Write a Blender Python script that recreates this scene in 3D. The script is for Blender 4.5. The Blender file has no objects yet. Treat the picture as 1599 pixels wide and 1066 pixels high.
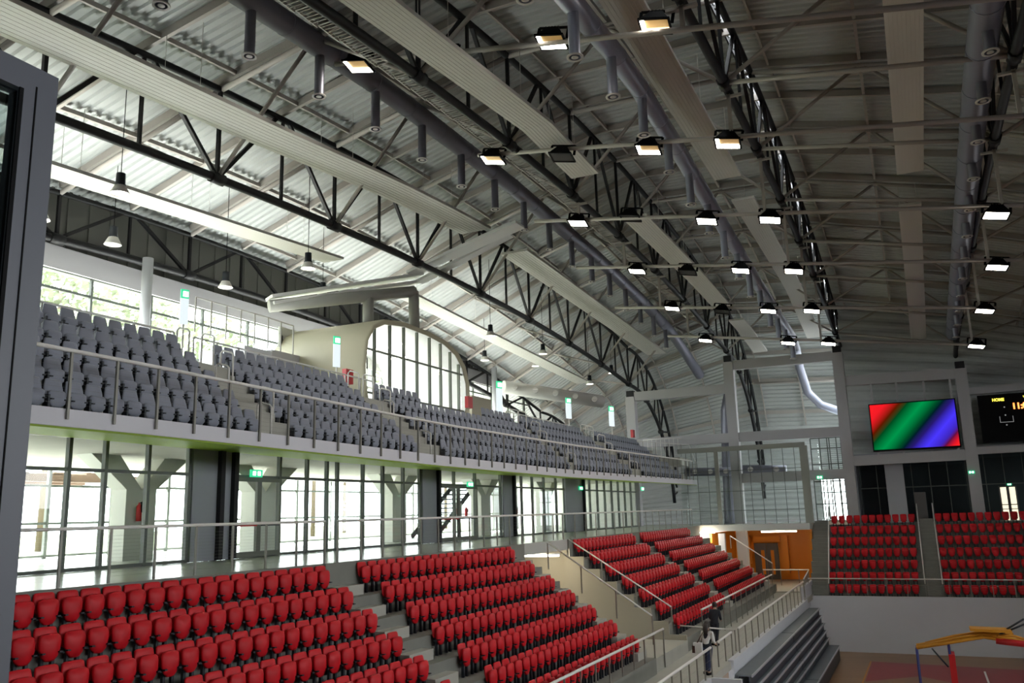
import bpy, bmesh, math, random
from math import sin, cos, pi, radians, sqrt, atan2, hypot, exp
from mathutils import Vector, Matrix, Euler
random.seed(7)
SC = bpy.context.scene
COL = SC.collection
CZ = 9.15            # the camera stands 9.15 m above the court floor; everything is first laid out around the camera
FLOOD, SKY, SUN, EXPO = 100.0, 10.0, 84.0, 0.0

# ------------------------------------------------------------------ camera
F_PX, W, H = 1340.0, 1599, 1066
YAW, PITCH, ROLL = radians(24.945), radians(11.460), -0.0287
def cam_axes():
    a, t = YAW, PITCH
    F = Vector((-sin(a)*cos(t), cos(a)*cos(t), sin(t))); r0 = Vector((cos(a), sin(a), 0))
    U0 = Vector((sin(a)*sin(t), -cos(a)*sin(t), cos(t)))
    c, s = cos(ROLL), sin(ROLL)
    return c*r0+s*U0, -s*r0+c*U0, F
CR, CU, CF = cam_axes()
def at(px, py, X=None, Y=None, Z=None):
    d = CF*F_PX + CR*(px-W/2) - CU*(py-H/2)
    k = X/d.x if X is not None else (Y/d.y if Y is not None else Z/d.z)
    return d*k
def seen(p, m=40):
    z = p.dot(CF)
    if z <= .3: return False
    x = W/2+F_PX*p.dot(CR)/z; y = H/2-F_PX*p.dot(CU)/z
    return -m < x < W+m and -m < y < H+m
cd = bpy.data.cameras.new('camera'); cam = bpy.data.objects.new('camera', cd); COL.objects.link(cam)
cd.sensor_width = 36; cd.lens = F_PX/W*36; cd.clip_start = .05; cd.clip_end = 600
cam.matrix_world = Matrix(((CR.x, CU.x, -CF.x, 0), (CR.y, CU.y, -CF.y, 0), (CR.z, CU.z, -CF.z, 0), (0, 0, 0, 1)))
SC.camera = cam

# ------------------------------------------------------------------ materials
MATS = {}
def mat(name, col, rough=.6, metal=0, spec=.5, noise=0, nscale=8, bump=0, bscale=40, emit=None, estr=0):
    m = bpy.data.materials.new(name); m.use_nodes = True; nt = m.node_tree
    b = nt.nodes['Principled BSDF']
    b.inputs['Base Color'].default_value = (*col, 1); b.inputs['Roughness'].default_value = rough
    b.inputs['Metallic'].default_value = metal; b.inputs['Specular IOR Level'].default_value = spec
    if noise:
        tc = nt.nodes.new('ShaderNodeTexCoord'); n = nt.nodes.new('ShaderNodeTexNoise'); n.inputs['Scale'].default_value = nscale
        n.inputs['Detail'].default_value = 5
        mx = nt.nodes.new('ShaderNodeMix'); mx.data_type = 'RGBA'
        mx.inputs[6].default_value = (*[c*(1-noise) for c in col], 1); mx.inputs[7].default_value = (*[min(1, c*(1+noise)) for c in col], 1)
        nt.links.new(tc.outputs['Object'], n.inputs['Vector']); nt.links.new(n.outputs['Fac'], mx.inputs[0]); nt.links.new(mx.outputs[2], b.inputs['Base Color'])
    if bump:
        n2 = nt.nodes.new('ShaderNodeTexNoise'); n2.inputs['Scale'].default_value = bscale; bp = nt.nodes.new('ShaderNodeBump'); bp.inputs['Strength'].default_value = bump
        nt.links.new(n2.outputs['Fac'], bp.inputs['Height']); nt.links.new(bp.outputs['Normal'], b.inputs['Normal'])
    if emit:
        b.inputs['Emission Color'].default_value = (*emit, 1); b.inputs['Emission Strength'].default_value = estr
    MATS[name] = m
    return m
def glassmat(name, tint, refl=.025):
    m = bpy.data.materials.new(name); m.use_nodes = True; nt = m.node_tree; nt.nodes.clear()
    o = nt.nodes.new('ShaderNodeOutputMaterial'); mx = nt.nodes.new('ShaderNodeMixShader'); t = nt.nodes.new('ShaderNodeBsdfTransparent'); g = nt.nodes.new('ShaderNodeBsdfGlossy')
    fr = nt.nodes.new('ShaderNodeLayerWeight'); fr.inputs['Blend'].default_value = .5
    pw = nt.nodes.new('ShaderNodeMath'); pw.operation = 'POWER'; pw.inputs[1].default_value = 5; ma = nt.nodes.new('ShaderNodeMath'); ma.operation = 'MULTIPLY_ADD'; ma.inputs[1].default_value = .7; ma.inputs[2].default_value = refl
    nt.links.new(fr.outputs['Facing'], pw.inputs[0]); nt.links.new(pw.outputs[0], ma.inputs[0])
    t.inputs['Color'].default_value = (*tint, 1); g.inputs['Roughness'].default_value = .02; g.inputs['Color'].default_value = (.9, .9, .9, 1)
    nt.links.new(ma.outputs[0], mx.inputs[0]); nt.links.new(t.outputs[0], mx.inputs[1]); nt.links.new(g.outputs[0], mx.inputs[2]); nt.links.new(mx.outputs[0], o.inputs[0])
    MATS[name] = m
    return m
RED = mat('red_plastic', (.56, .007, .014), .45, spec=.25)
GREY = mat('grey_plastic', (.24, .255, .31), .5)
DARK = mat('dark_leg', (.012, .016, .024), .5)
BLACKST = mat('black_steel', (.006, .006, .007), .5, spec=.35)
PALE = mat('pale_steel', (.42, .385, .35), .5)
PALEW = mat('white_steel', (.52, .51, .48), .5)
DECK = mat('deck_steel', (.47, .49, .48), .6, noise=.06, nscale=.4)
PANEL = mat('radiant_panel', (.66, .645, .605), .5)
DUCTM = mat('duct_metal', (.22, .22, .27), .42, metal=.5)
NOZ = mat('nozzle_rim', (.6, .58, .55), .5)
CONC = mat('concrete', (.20, .20, .175), .8, noise=.16, nscale=1.3, bump=.05)
CONCL = mat('light_concrete', (.40, .39, .34), .8, noise=.12, nscale=1.1)
CONCW = mat('white_wall_paint', (.56, .57, .60), .7, noise=.04, nscale=.8)
BEIGEW = mat('beige_wall', (.36, .33, .26), .8, noise=.05, nscale=.7)
FASC = mat('fascia_paint', (.66, .65, .69), .6)
GREEN = mat('green_paint', (.24, .36, .02), .6)
RAILM = mat('rail_paint', (.74, .72, .68), .4)
POSTM = mat('post_steel', (.26, .25, .22), .4, metal=.3)
WIREM = mat('wire_steel', (.22, .22, .21), .5, metal=.3)
MULL = mat('mullion_paint', (.10, .115, .10), .5)
PANELG = mat('grey_panel', (.27, .28, .31), .5)
COLM = mat('column_paint', (.42, .41, .42), .6)
LOBBYW = mat('lobby_paint', (.62, .63, .58), .7)
FLOORL = mat('lobby_floor', (.50, .51, .48), .22, noise=.04, nscale=.6)
ORANGE = mat('orange_paint', (.80, .27, .012), .5)
BROWND = mat('door_brown', (.13, .12, .11), .4)
DOORG = mat('anthracite_frame', (.095, .10, .12), .45)
BEIGE = mat('press_box_shell', (.52, .49, .36), .6, noise=.03, nscale=2)
GLASS = glassmat('clear_glass', (.96, .98, .97))
GLASSD = glassmat('dark_glass', (.55, .6, .6), .05)
def emis(name, col, s): return mat(name, (.02, .02, .02) if max(col) < 1 else (.8, .8, .8), .5, emit=col, estr=s)
LAMPW = emis('lamp_white', (1, .93, .8), 28)
GOLD = mat('gold_reflector', (.35, .24, .10), .3, metal=.6, emit=(1, .6, .2), estr=.25)  # faint glow put in as lamplight on the reflector
LAMPD = mat('lamp_off', (.06, .055, .05), .15)
TUBE = emis('tube_white', (1, .93, .78), 14)
SIGNW = emis('sign_white', (.8, .9, .93), 1.05)
SIGNG = emis('sign_green', (.03, .55, .25), 1.4)
SIGNL = emis('sign_lit', (.8, 1, .9), 4)
BLACK = mat('matte_black', (.003, .003, .0035), .6, spec=.1)
ABSORB = mat('light_absorber', (.03, .03, .033), .8)  # near-black so that unseen surfaces bounce little light
WHITE = mat('white_paint', (.8, .8, .8), .5)
REDP = mat('red_paint', (.5, .015, .02), .4)
YEL = mat('yellow_paint', (.55, .24, .015), .45)
BLUE = mat('blue_paint', (.02, .025, .16), .45)
STEELB = mat('bleacher_deck', (.10, .115, .13), .5, noise=.08, nscale=2)
STEELD = mat('bleacher_riser', (.02, .025, .035), .5)
STEELN = mat('bleacher_nosing', (.36, .36, .40), .4)
SKIN = mat('skin', (.55, .33, .23), .6)
HAIR = mat('hair_dark', (.018, .01, .008), .5)
CLOTHD = mat('cloth_dark', (.01, .012, .02), .8)
CLOTHW = mat('cloth_white', (.75, .75, .72), .8)
JEANS = mat('cloth_jeans', (.03, .04, .09), .8)
BAGM = mat('bag_brown', (.06, .025, .015), .6)
LEAF = mat('leaf_green', (.22, .25, .17), .8, noise=.25, nscale=3)
BARK = mat('bark', (.16, .12, .09), .9)
STONE = mat('pale_paving', (.75, .73, .68), .9)
WARMW = emis('lit_doorway', (1, .9, .66), 1.1)

# ------------------------------------------------------------------ builders
class MB:
    def __init__(s): s.v = []; s.f = []; s.sm = []
    def quad(s, a, b, c, d): n = len(s.v); s.v += [Vector(a), Vector(b), Vector(c), Vector(d)]; s.f.append((n, n+1, n+2, n+3)); s.sm.append(False); return s
    def hexa(s, p):           # 8 points: bottom ring 0-3, top ring 4-7
        n = len(s.v); s.v += [Vector(q) for q in p]
        for q in ((3, 2, 1, 0), (4, 5, 6, 7), (0, 1, 5, 4), (1, 2, 6, 5), (2, 3, 7, 6), (3, 0, 4, 7)): s.f.append(tuple(n+i for i in q)); s.sm.append(False)
        return s
    def box(s, x0, x1, y0, y1, z0, z1): return s.hexa([(x0, y0, z0), (x1, y0, z0), (x1, y1, z0), (x0, y1, z0), (x0, y0, z1), (x1, y0, z1), (x1, y1, z1), (x0, y1, z1)])
    def beam(s, p, q, w, h=None, up=(0, 0, 1)):   # rectangular bar from p to q
        p, q = Vector(p), Vector(q); h = h or w; d = (q-p).normalized(); u = Vector(up)
        if abs(d.dot(u)) > .98: u = Vector((1, 0, 0))
        sd = d.cross(u).normalized()*(w/2); uu = sd.cross(d).normalized()*(h/2)
        return s.hexa([p-sd-uu, p+sd-uu, q+sd-uu, q-sd-uu, p-sd+uu, p+sd+uu, q+sd+uu, q-sd+uu])
    def tube(s, pts, r, n=8, caps=True):
        pts = [Vector(p) for p in pts]; rs = r if isinstance(r, (list, tuple)) else [r]*len(pts); base = len(s.v); prev = None
        for i, p in enumerate(pts):
            d = (pts[min(i+1, len(pts)-1)]-pts[max(i-1, 0)]).normalized()
            if prev is None:
                u = Vector((0, 0, 1)) if abs(d.z) < .95 else Vector((1, 0, 0))
                a = d.cross(u).normalized()
            else: a = (prev-d*prev.dot(d)).normalized()
            prev = a; b = d.cross(a)
            s.v += [p+(a*cos(2*pi*k/n)+b*sin(2*pi*k/n))*rs[i] for k in range(n)]
        for i in range(len(pts)-1):
            for k in range(n):
                s.f.append((base+i*n+k, base+i*n+(k+1) % n, base+(i+1)*n+(k+1) % n, base+(i+1)*n+k)); s.sm.append(True)
        if caps:
            s.f.append(tuple(base+k for k in reversed(range(n)))); s.sm.append(False)
            s.f.append(tuple(base+(len(pts)-1)*n+k for k in range(n))); s.sm.append(False)
        return s
    def lathe(s, prof, c=(0, 0, 0), n=16, axis=None):   # profile (r,z) around z
        c = Vector(c); base = len(s.v)
        for r, z in prof: s.v += [c+Vector((r*cos(2*pi*k/n), r*sin(2*pi*k/n), z)) for k in range(n)]
        for i in range(len(prof)-1):
            for k in range(n): s.f.append((base+i*n+k, base+i*n+(k+1) % n, base+(i+1)*n+(k+1) % n, base+(i+1)*n+k)); s.sm.append(True)
        return s
    def grid(s, rows, smooth=True, closed=False):        # rows of points
        base = len(s.v); n = len(rows[0])
        for r in rows: s.v += [Vector(p) for p in r]
        for i in range(len(rows)-1):
            for k in range(n if closed else n-1):
                s.f.append((base+i*n+k, base+i*n+(k+1) % n, base+(i+1)*n+(k+1) % n, base+(i+1)*n+k)); s.sm.append(smooth)
        return s
    def prism(s, poly, a, b):   # polygon as function of end: poly = list of (u,v); a,b map (u,v)->point
        n = len(poly); base = len(s.v); s.v += [Vector(a(*p)) for p in poly]+[Vector(b(*p)) for p in poly]
        s.f.append(tuple(base+i for i in range(n))); s.f.append(tuple(base+n+i for i in reversed(range(n)))); s.sm += [False, False]
        for i in range(n): s.f.append((base+i, base+n+i, base+n+(i+1) % n, base+(i+1) % n)); s.sm.append(False)
        return s
    def mesh(s, name, m, off=None):
        me = bpy.data.meshes.new(name); off = Vector(off) if off is not None else Vector((0, 0, 0))
        me.from_pydata([v-off for v in s.v], [], s.f)
        for p, k in zip(me.polygons, s.sm): p.use_smooth = k
        me.materials.append(m); bm = bmesh.new(); bm.from_mesh(me); bmesh.ops.recalc_face_normals(bm, faces=bm.faces); bm.to_mesh(me); bm.free()
        return me
    def build(s, name, m, parent=None, wpos=None):
        off = wpos if wpos is not None else (parent_world(parent) if parent else None)
        o = bpy.data.objects.new(name, s.mesh(name, m, off)); COL.objects.link(o)
        if parent: o.parent = parent
        return o
def parent_world(p):
    v = Vector((0, 0, 0))
    while p: v += p.location; p = p.parent
    return v
def thing(name, label, cat, loc=(0, 0, 0), rz=0, group=None):
    o = bpy.data.objects.new(name, None); COL.objects.link(o); o.location = loc; o.rotation_euler = (0, 0, rz); o.empty_display_size = .2
    o['label'] = label; o['category'] = cat
    if group: o['group'] = group
    return o
def tag(o, label, cat, group=None):
    o['label'] = label; o['category'] = cat
    if group: o['group'] = group
    return o
def struct(o, label=None):
    o['kind'] = 'structure'
    if label: o['label'] = label
    return o
def one(mb, name, m, label, cat, group=None):   # a thing that is one mesh, its origin at the middle of its underside
    xs = [v.x for v in mb.v]; ys = [v.y for v in mb.v]; zs = [v.z for v in mb.v]
    c = Vector(((min(xs)+max(xs))/2, (min(ys)+max(ys))/2, min(zs)))
    o = bpy.data.objects.new(name, mb.mesh(name, m, c)); COL.objects.link(o); o.location = c
    return tag(o, label, cat, group)
def dup(root, loc, rz, label, group=None):
    r = root.copy(); COL.objects.link(r); r.location = loc; r.rotation_euler = (0, 0, rz); r['label'] = label
    if group: r['group'] = group
    for ch in root.children:
        c = ch.copy(); COL.objects.link(c); c.parent = r
        for g in ch.children: d = g.copy(); COL.objects.link(d); d.parent = c
    return r
def fr(a, b, n=9): return [a+(b-a)*k/(n-1) for k in range(n)]
def ordi(n): return f"{n}{'th' if 10 <= n % 100 <= 20 else {1: 'st', 2: 'nd', 3: 'rd'}.get(n % 10, 'th')}"
def lerp(tab, x):
    if x <= tab[0][0]: return tab[0][1]
    for (a, b), (c, d) in zip(tab, tab[1:]):
        if x <= c: return b+(d-b)*(x-a)/(c-a)
    return tab[-1][1]
# ------------------------------------------------------------------ roof: five black arched trusses, purlins, deck
TX = [lambda Y: -29.0, lambda Y: -20.95, lambda Y: -12.8, lambda Y: -4.63, lambda Y: 3.9-.55*(min(Y, 70)-30)/36, lambda Y: 11.6]
ZT = [lambda Y: 13.0-.0030*(Y-30)**2, lambda Y: 15.85-.0027*(Y-38)**2, lambda Y: 18.25-.0034*(Y-42)**2, lambda Y: 18.1-.0036*(Y-40)**2, lambda Y: 16.4-.0022*(Y-32)**2, lambda Y: 13.6-.0022*(Y-34)**2]
ZB = [lambda Y: 11.1-.0026*(Y-30)**2, lambda Y: 12.15-.0018*(Y-36)**2, lambda Y: 14.1-.0021*(Y-38)**2, lambda Y: 14.55-.0020*(Y-38)**2, lambda Y: 13.1-.0016*(Y-32)**2, lambda Y: 10.5-.0016*(Y-34)**2]
YE, RE = 68.0, 13.5
def pt_top(i, s, dz=0):     # s runs along Y up to YE, then round the end of the roof in quarter-ellipse angle units
    if s <= YE: return Vector((TX[i](s), s, ZT[i](s)+dz))
    th = min(pi/2, (s-YE)/16.0); z = ZT[i](YE)
    return Vector((TX[i](YE), YE+(RE+dz)*sin(th), (z+dz)*cos(th)))
def pt_bot(i, s):
    if s <= YE: return Vector((TX[i](s), s, ZB[i](s)))
    th = min(pi/2, (s-YE)/16.0); z = ZB[i](YE)
    return Vector((TX[i](YE), YE+(RE-1.6)*sin(th), z*cos(th)))
SEND = YE+16*pi/2
SDECK = YE+16*radians(70)
NODE = [1.2+6.65*k for k in range(14)]
ORDT = ['1st', '2nd', '3rd', '4th', '5th']
for i in range(5):
    s0 = 8.0
    x0 = pt_bot(i, s0); end = SEND
    lab = ['black roof truss along the glazed back wall behind the grey seats', 'black roof truss above the rear of the grey balcony seats', 'black roof truss over the front edge of the grey balcony',
           'black roof truss landing on the column beside the video screen', 'black roof truss landing on the column between screen and scoreboard'][i]
    t = thing('roof_truss', lab, 'roof truss', (x0.x, s0, 0), 0, 'black arched roof trusses')
    ss = [s0+k*1.2 for k in range(int((end-s0)/1.2)+1)]
    rt, rb = (.13, .16) if i else (.12, .17)
    MB().tube([pt_top(i, s) for s in ss], rt, 8).build('top_chord', BLACKST, t)
    MB().tube([pt_bot(i, s) for s in ss], rb, 8).build('bottom_chord', BLACKST, t)
    for n in NODE:
        if not 8 < n < SEND-1: continue
        b = pt_bot(i, n)
        if not (seen(b, 120) or seen(pt_top(i, n), 120)): continue
        MB().beam(b, pt_top(i, n), .12, .12).build('post', BLACKST, t)
        for d in (-3.0, 3.0):
            if 8 < n+d < SEND: MB().beam(b, pt_top(i, n+d), .13, .13).build('diagonal', BLACKST, t)
        if n+3.325 < SEND-1: MB().beam(pt_bot(i, n+3.325), pt_top(i, n+3.325), .1, .1).build('post', BLACKST, t)
        MB().tube([b-Vector((0, .28, 0)), b+Vector((0, .28, 0))], rb+.06, 8).build('node_sleeve', BLACKST, t)
        if n < YE:
            for j in (i-1, i+1):
                if j < 0 or j > 5 or (i == 0 and j == 1): continue
                m = (pt_top(i, n)+pt_top(j, n))/2 + Vector((0, 0, .05))
                if seen(m, 60) or seen(b, 60):
                    br = MB().tube([b.lerp(m, .03), m], .075, 6).build('brace', PALE, t); br['label'] = 'pale steel brace'
# deck with real corrugation
def deck_rows():
    rows = []; per = .40
    s = -4.6
    def row(s, off):
        pts = []
        for i in range(6): pts.append(pt_top(i, s, .50+off))
        l = pts[0]+(pts[0]-pts[1])*.42; r = pts[5]+(pts[5]-pts[4])*.75
        return [l]+pts+[r]
    while s < SDECK:
        for dt, off in ((0, 0), (.14, 0), (.2, .085), (.34, .085)): rows.append(row(min(s+dt, SDECK), off))
        s += per
    return rows
DR = deck_rows()
def slot(r, f): p, q = r[4], r[3]; return p+(q-p)*(f/8.17)          # narrow slot added to let skylight in just behind the fourth truss
wide = lambda r: .34
struct(MB().grid([r[:4]+[slot(r, wide(r))] for r in DR], smooth=False).grid([[slot(r, .11)]+r[5:] for r in DR if r[4].y < 71.2], smooth=False).build('ceiling', DECK), 'ribbed steel roof deck arching over the hall')
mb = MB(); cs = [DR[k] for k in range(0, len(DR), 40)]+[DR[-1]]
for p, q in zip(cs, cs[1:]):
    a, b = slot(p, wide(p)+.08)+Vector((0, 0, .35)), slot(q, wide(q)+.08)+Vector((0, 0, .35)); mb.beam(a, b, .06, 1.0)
struct(mb.build('trim_sunblock', ABSORB), 'unseen upstand added to block sun at the roof slot')  # added only to keep direct sun out of the roof slot
RR = [r for r in DR if r[4].y < 71.2][-1]
def end_wall(xa, xb, z0f, z1f, name, row_=DR[-1]):
    base = row_
    def zd(x):
        for p, q in zip(base, base[1:]):
            if p.x <= x <= q.x: return p.z+(q.z-p.z)*(x-p.x)/(q.x-p.x)
        return base[-1].z
    xs = fr(xa, xb, 9); rows = []
    for k in range(60):
        f = k/59; rows.append([(x, base[2].y-.12-.09*(k % 4 < 2), z0f(x)+(z1f(zd(x)+.12)-z0f(x))*f) for x in xs])
    struct(MB().grid(rows, False).build(name, DECK))

BAY = ['between back-wall truss and next truss', 'between 2nd and 3rd truss from back wall', 'between 3rd and 4th truss from back wall', 'between 4th and 5th truss from back wall', 'in the bay above the scoreboard']
for i in range(5):
    cand = [1.2+3.325*k for k in range(29)]
    vis = [s for s in cand if s < (SDECK-.6 if i < 3 else 70) and (seen(pt_top(i, s), 30) or seen(pt_top(i+1, s), 30) or seen((pt_top(i, s)+pt_top(i+1, s))/2, 30))]
    for k, s in enumerate(vis):
        a, b = pt_top(i, s, .33), pt_top(i+1, s, .33)
        mb = MB().beam(a, b, .13, .3)
        main = abs(((s-1.2)/6.65) % 1-.5) > .4
        if main: mb.tube([pt_top(i, s, -.02), pt_top(i+1, s, -.02)], .10, 6)
        one(mb, 'roof_purlin', PALE, f"pale steel purlin, {ordi(k+1)} from the near end {BAY[i]}"[:110], 'purlin', 'pale roof purlins')
    for part, w in ((.5, .12), (.09, .09)):
        pts = [pt_top(i, s, .3).lerp(pt_top(i+1, s, .3), part) for s in [6+1.66*k for k in range(50)] if s < (SDECK-.5 if i < 3 else 71)]
        mb = MB()
        for p, q in zip(pts, pts[1:]): mb.beam(p, q, w, .16)
        one(mb, 'roof_batten', PALE, f"pale lengthwise batten {'mid-bay' if part == .5 else 'beside the truss'} {BAY[i]}", 'roof beam', 'pale lengthwise roof battens')
for i in (3,):
    for k, n in enumerate([n for n in NODE if 20 < n < 70]):
        one(MB().tube([pt_bot(i, n), pt_bot(i+1, n)], .085, 8), 'roof_strut', PALE, f"pale tube strut between two trusses over the court, {ordi(k+1)} from the near end", 'strut', 'pale tube struts over the court')
WX0, WX1, WZ = -8.0, -4.9, 3.0
end_wall(-33.4, WX0, lambda x: -1.6, lambda z: z, 'wall_end_1'); end_wall(-4.6, 17, lambda x: 3.6, lambda z: z, 'wall_end_2', RR); end_wall(WX0, WX1, lambda x: WZ, lambda z: z, 'wall_end_3'); end_wall(WX1, -4.6, lambda x: -1.6, lambda z: z, 'wall_end_4')
ER = [r for r in DR if r[4].y >= 71.2]
t = bpy.data.objects.new('window_6', None); COL.objects.link(t); t.location = (-4.6, 76, -1.1); struct(t, 'glazed return wall in the step of the roof end beside the column')
mb = MB()
for r in ER[::9]: mb.beam((-4.62, r[4].y, -1.3), (-4.62, r[4].y, r[4].z), .08)
mb.build('window_frame', MULL, t); MB().grid([[(-4.6, r[4].y, -1.3), (-4.6, r[4].y, r[4].z)] for r in ER], False).build('pane', GLASS, t)
t = bpy.data.objects.new('window_4', None); COL.objects.link(t); t.location = (-7, 80.6, -1.1); struct(t, 'tall glazed opening in the end wall behind the end stand')
mb = MB()
for x in fr(WX0, WX1, 7): mb.box(x-.05, x+.05, 80.6, 80.75, -1.3, WZ)
for z in (-1.1, 1.2, 2.8, WZ): mb.box(WX0, WX1, 80.62, 80.73, z-.05, z+.05)
mb.build('window_frame', MULL, t); MB().box(WX0, WX1, 80.66, 80.68, -1.3, WZ).build('pane', GLASS, t)
struct(MB().box(-32.6, -32.4, 64.9, 81, -1.6, 12).build('wall_end_side', PANELG)); struct(MB().box(-33.5, -7.45, 74, 80.9, -1.75, -1.1).box(-7.45, 16, 74, 80.9, -1.75, -1.1).build('floor_end', FLOORL))
# radiant panels
def panel(x0, x1, ys, zf, label):
    mb = MB(); n = 9
    rows = []
    for y in ys:
        z = zf(y); r = []
        for k in range(n):
            xa = x0+(x1-x0)*k/n; xb = x0+(x1-x0)*(k+.9)/n; xc = x0+(x1-x0)*(k+1)/n
            r += [(xa, y, z), (xb, y, z), (xb+.001, y, z+.012), (xc-.001, y, z+.012)]
        r += [(x1, y, z), (x1, y, z+.12), (x0, y, z+.12), (x0, y, z)]
        rows.append(r)
    mb.grid(rows, smooth=False)
    for r in (rows[0], rows[-1]): mb.quad(r[0], r[-4], r[-3], r[-2])
    for y in ys[1:-1:2]:
        for x in (x0+.1, x1-.1): mb.tube([(x, y, zf(y)+.1), (x, y, zf(y)+2.3)], .012, 4)
    one(mb, 'radiant_panel', PANEL, label, 'ceiling panel', 'long white ceiling panels')
zP1 = lambda y: lerp([(8, 11.9), (12, 12.2), (17, 12.6), (22, 13.0), (28, 13.6), (36, 14.1), (42, 14.1), (60, 13.3), (70, 12.8)], y)
panel(-19.8, -18.1, fr(6, 36.8), zP1, 'long white ceiling panel in front of the nearest black truss')
panel(-19.6, -18.0, fr(41, 69), zP1, 'white ceiling panel running past the glazed press box to the end')
zP2 = lambda y: lerp([(9.5, 10.8), (17, 11.3), (32.3, 12.2), (37, 12.0), (66.5, 10.5)], y)
panel(-24.9, -23.75, fr(9.5, 32.3), zP2, 'white ceiling panel above the back rows of grey seats')
panel(-24.9, -23.75, fr(37, 66), zP2, 'white ceiling panel behind the press box, near the pendant lamps')
zP3 = lambda y: lerp([(14, 12.6), (21, 13.3), (27, 13.9), (32, 13.8), (38, 13.8), (51, 13.8), (65, 13.3), (76, 12.3)], y)
panel(-11.9, -10.7, fr(12, 32), zP3, 'white ceiling panel beside the third truss, nearest length')
panel(-11.6, -10.4, fr(38, 58), zP3, 'white ceiling panel beside the third truss, middle length')
panel(-11.4, -10.3, fr(62, 72, 5), zP3, 'short white ceiling panel ending behind the end columns')
panel(-7.1, -5.9, fr(18, 38), lambda y: 14.9, 'white ceiling panel beside the fourth truss, nearest length')
panel(-7.1, -6.0, fr(42, 72), lambda y: lerp([(42, 15.2), (60, 15.0), (72, 13.4)], y), 'white ceiling panel beside the fourth truss, farther length')
zP5 = lambda y: lerp([(18, 14.0), (45, 14.0), (70, 11.5)], y)
panel(.50, 1.56, fr(17, 39), zP5, 'white ceiling panel straight above the court, nearest length')
panel(.45, 1.46, fr(43.5, 68), zP5, 'white ceiling panel above the court in front of the screen')
panel(7.6, 8.8, fr(40, 66), lambda y: lerp([(40, 10.9), (66, 9.4)], y), 'white ceiling panel cut by the right picture edge')
# ducts with nozzles
DUCTLIT = mat('skylit_duct', (.36, .38, .48), .35, metal=.35)  # lighter, bluer copy of the duct metal: skylight put into the colour
def duct(X, ys, zf, r, nozz, drop, label, tail=(), DUCTM=DUCTM):
    ps = [Vector((X, y, zf(y))) for y in ys]+[Vector(p) for p in tail]
    t = thing('air_duct', label, 'air duct', (X, ys[0], zf(ys[0])), 0, 'round grey air ducts')
    MB().tube(ps, r, 16).build('duct_pipe', DUCTM, t)
    for y in ys[1:-1]: MB().tube([(X, y-.03, zf(y)), (X, y+.03, zf(y))], r*1.03, 16).build('seam_band', DUCTM, t)
    for y in nozz:
        z = zf(y)
        nz = MB().tube([(X, y, z), (X, y, z-r-drop)], .165, 12, False).build('nozzle', DUCTM, t)
        MB().lathe([(.165, 0), (.235, -.01), (.235, .03), (.165, .05)], (X, y, z-r-drop), 14).lathe([(.0, .05), (.075, .04), (.1, -.005), (.075, -.01), (0, .01)], (X, y, z-r-drop), 10).build('nozzle_rim', NOZ, nz)
zD1 = lambda y: lerp([(6.7, 14.8), (19, 15.6), (25.3, 16.0), (36.7, 16.05), (50, 15.6), (60, 14.8), (70, 13.6)], y)
duct(-16.8, fr(5, 66, 26), zD1, .40, [11.4+3.325*k for k in range(17)], 1.45, 'long grey air duct with hanging nozzles beside the third truss', [(-16.6, 68.5, 13.2), (-16.0, 72, 11.2)])
zD2 = lambda y: lerp([(12, 13.6), (20, 13.9), (25.4, 14.45), (32, 14.15), (40, 13.5), (53, 12.6), (64, 12.1)], y)
duct(-7.35, fr(12, 64, 22), zD2, .33, [13.8+3.325*k for k in range(16)], 1.3, 'air duct with skylight tint in its colour and hanging nozzles above the gangway', [(-7.6, 68, 12.0), (-7.8, 71, 11.0), (-7.6, 73.2, 9.2), (-6.8, 74.2, 8.2), (-5.0, 74.6, 7.4)], DUCTLIT)
zD3 = lambda y: lerp([(15, 13.5), (25, 13.5), (31.5, 13.5), (66, 11.5)], y)
duct(3.1, fr(14, 66, 20), zD3, .45, [16+3.325*k for k in range(15)], .6, 'dark air duct with short nozzles beside the truss over the court')
MBt = MB(); 
for k, y in enumerate(fr(14, 60, 47)):
    z = ZB[2](y)+.7
    MBt.box(-14.25, -13.55, y, y+.06, z, z+.02); MBt.box(-14.27, -14.23, y, y+1.0, z, z+.09); MBt.box(-13.57, -13.53, y, y+1.0, z, z+.09)
    for q in range(6): MBt.box(-14.25, -13.55, y+.15*q, y+.15*q+.02, z, z+.015)
one(MBt, 'cable_tray', NOZ, 'bright wire cable tray running beside the third truss', 'cable tray')
# lighting bars with floodlights
BARS = [(21.85, -16.5, 4.4, 15.24, 11.55), (28.5, -14.5, 5.6, 14.06, 11.17), (35.15, -15.0, 5.8, 13.44, 10.45), (41.8, -15.5, 5.0, 12.95, 10.21), (48.45, -15.6, 4.4, 12.15, 9.55), (55.1, -14.2, 4.0, 11.42, 8.8)]
LIGHTS = [[(560, 104, 1), (693, 92, 0), (862, 66, 1), (1024, 42, 1)], [(770, 250, 1), (878, 246, 0), (1013, 234, 1), (1137, 224, 1)], [(903, 349, 1), (985, 341, 0), (1104, 346, 1), (1203, 344, 1), (1556, 337, 1)],
          [(995, 424, 1), (1074, 426, 0), (1157, 423, 1), (1240, 424, 1), (1557, 418, 1)], [(1050, 482, 1), (1128, 487, 0), (1200, 486, 1), (1268, 486, 1), (1538, 486, 1)], [(1102, 532, 1), (1231, 536, 1), (1294, 537, 1), (1525, 541, 1)]]
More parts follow.
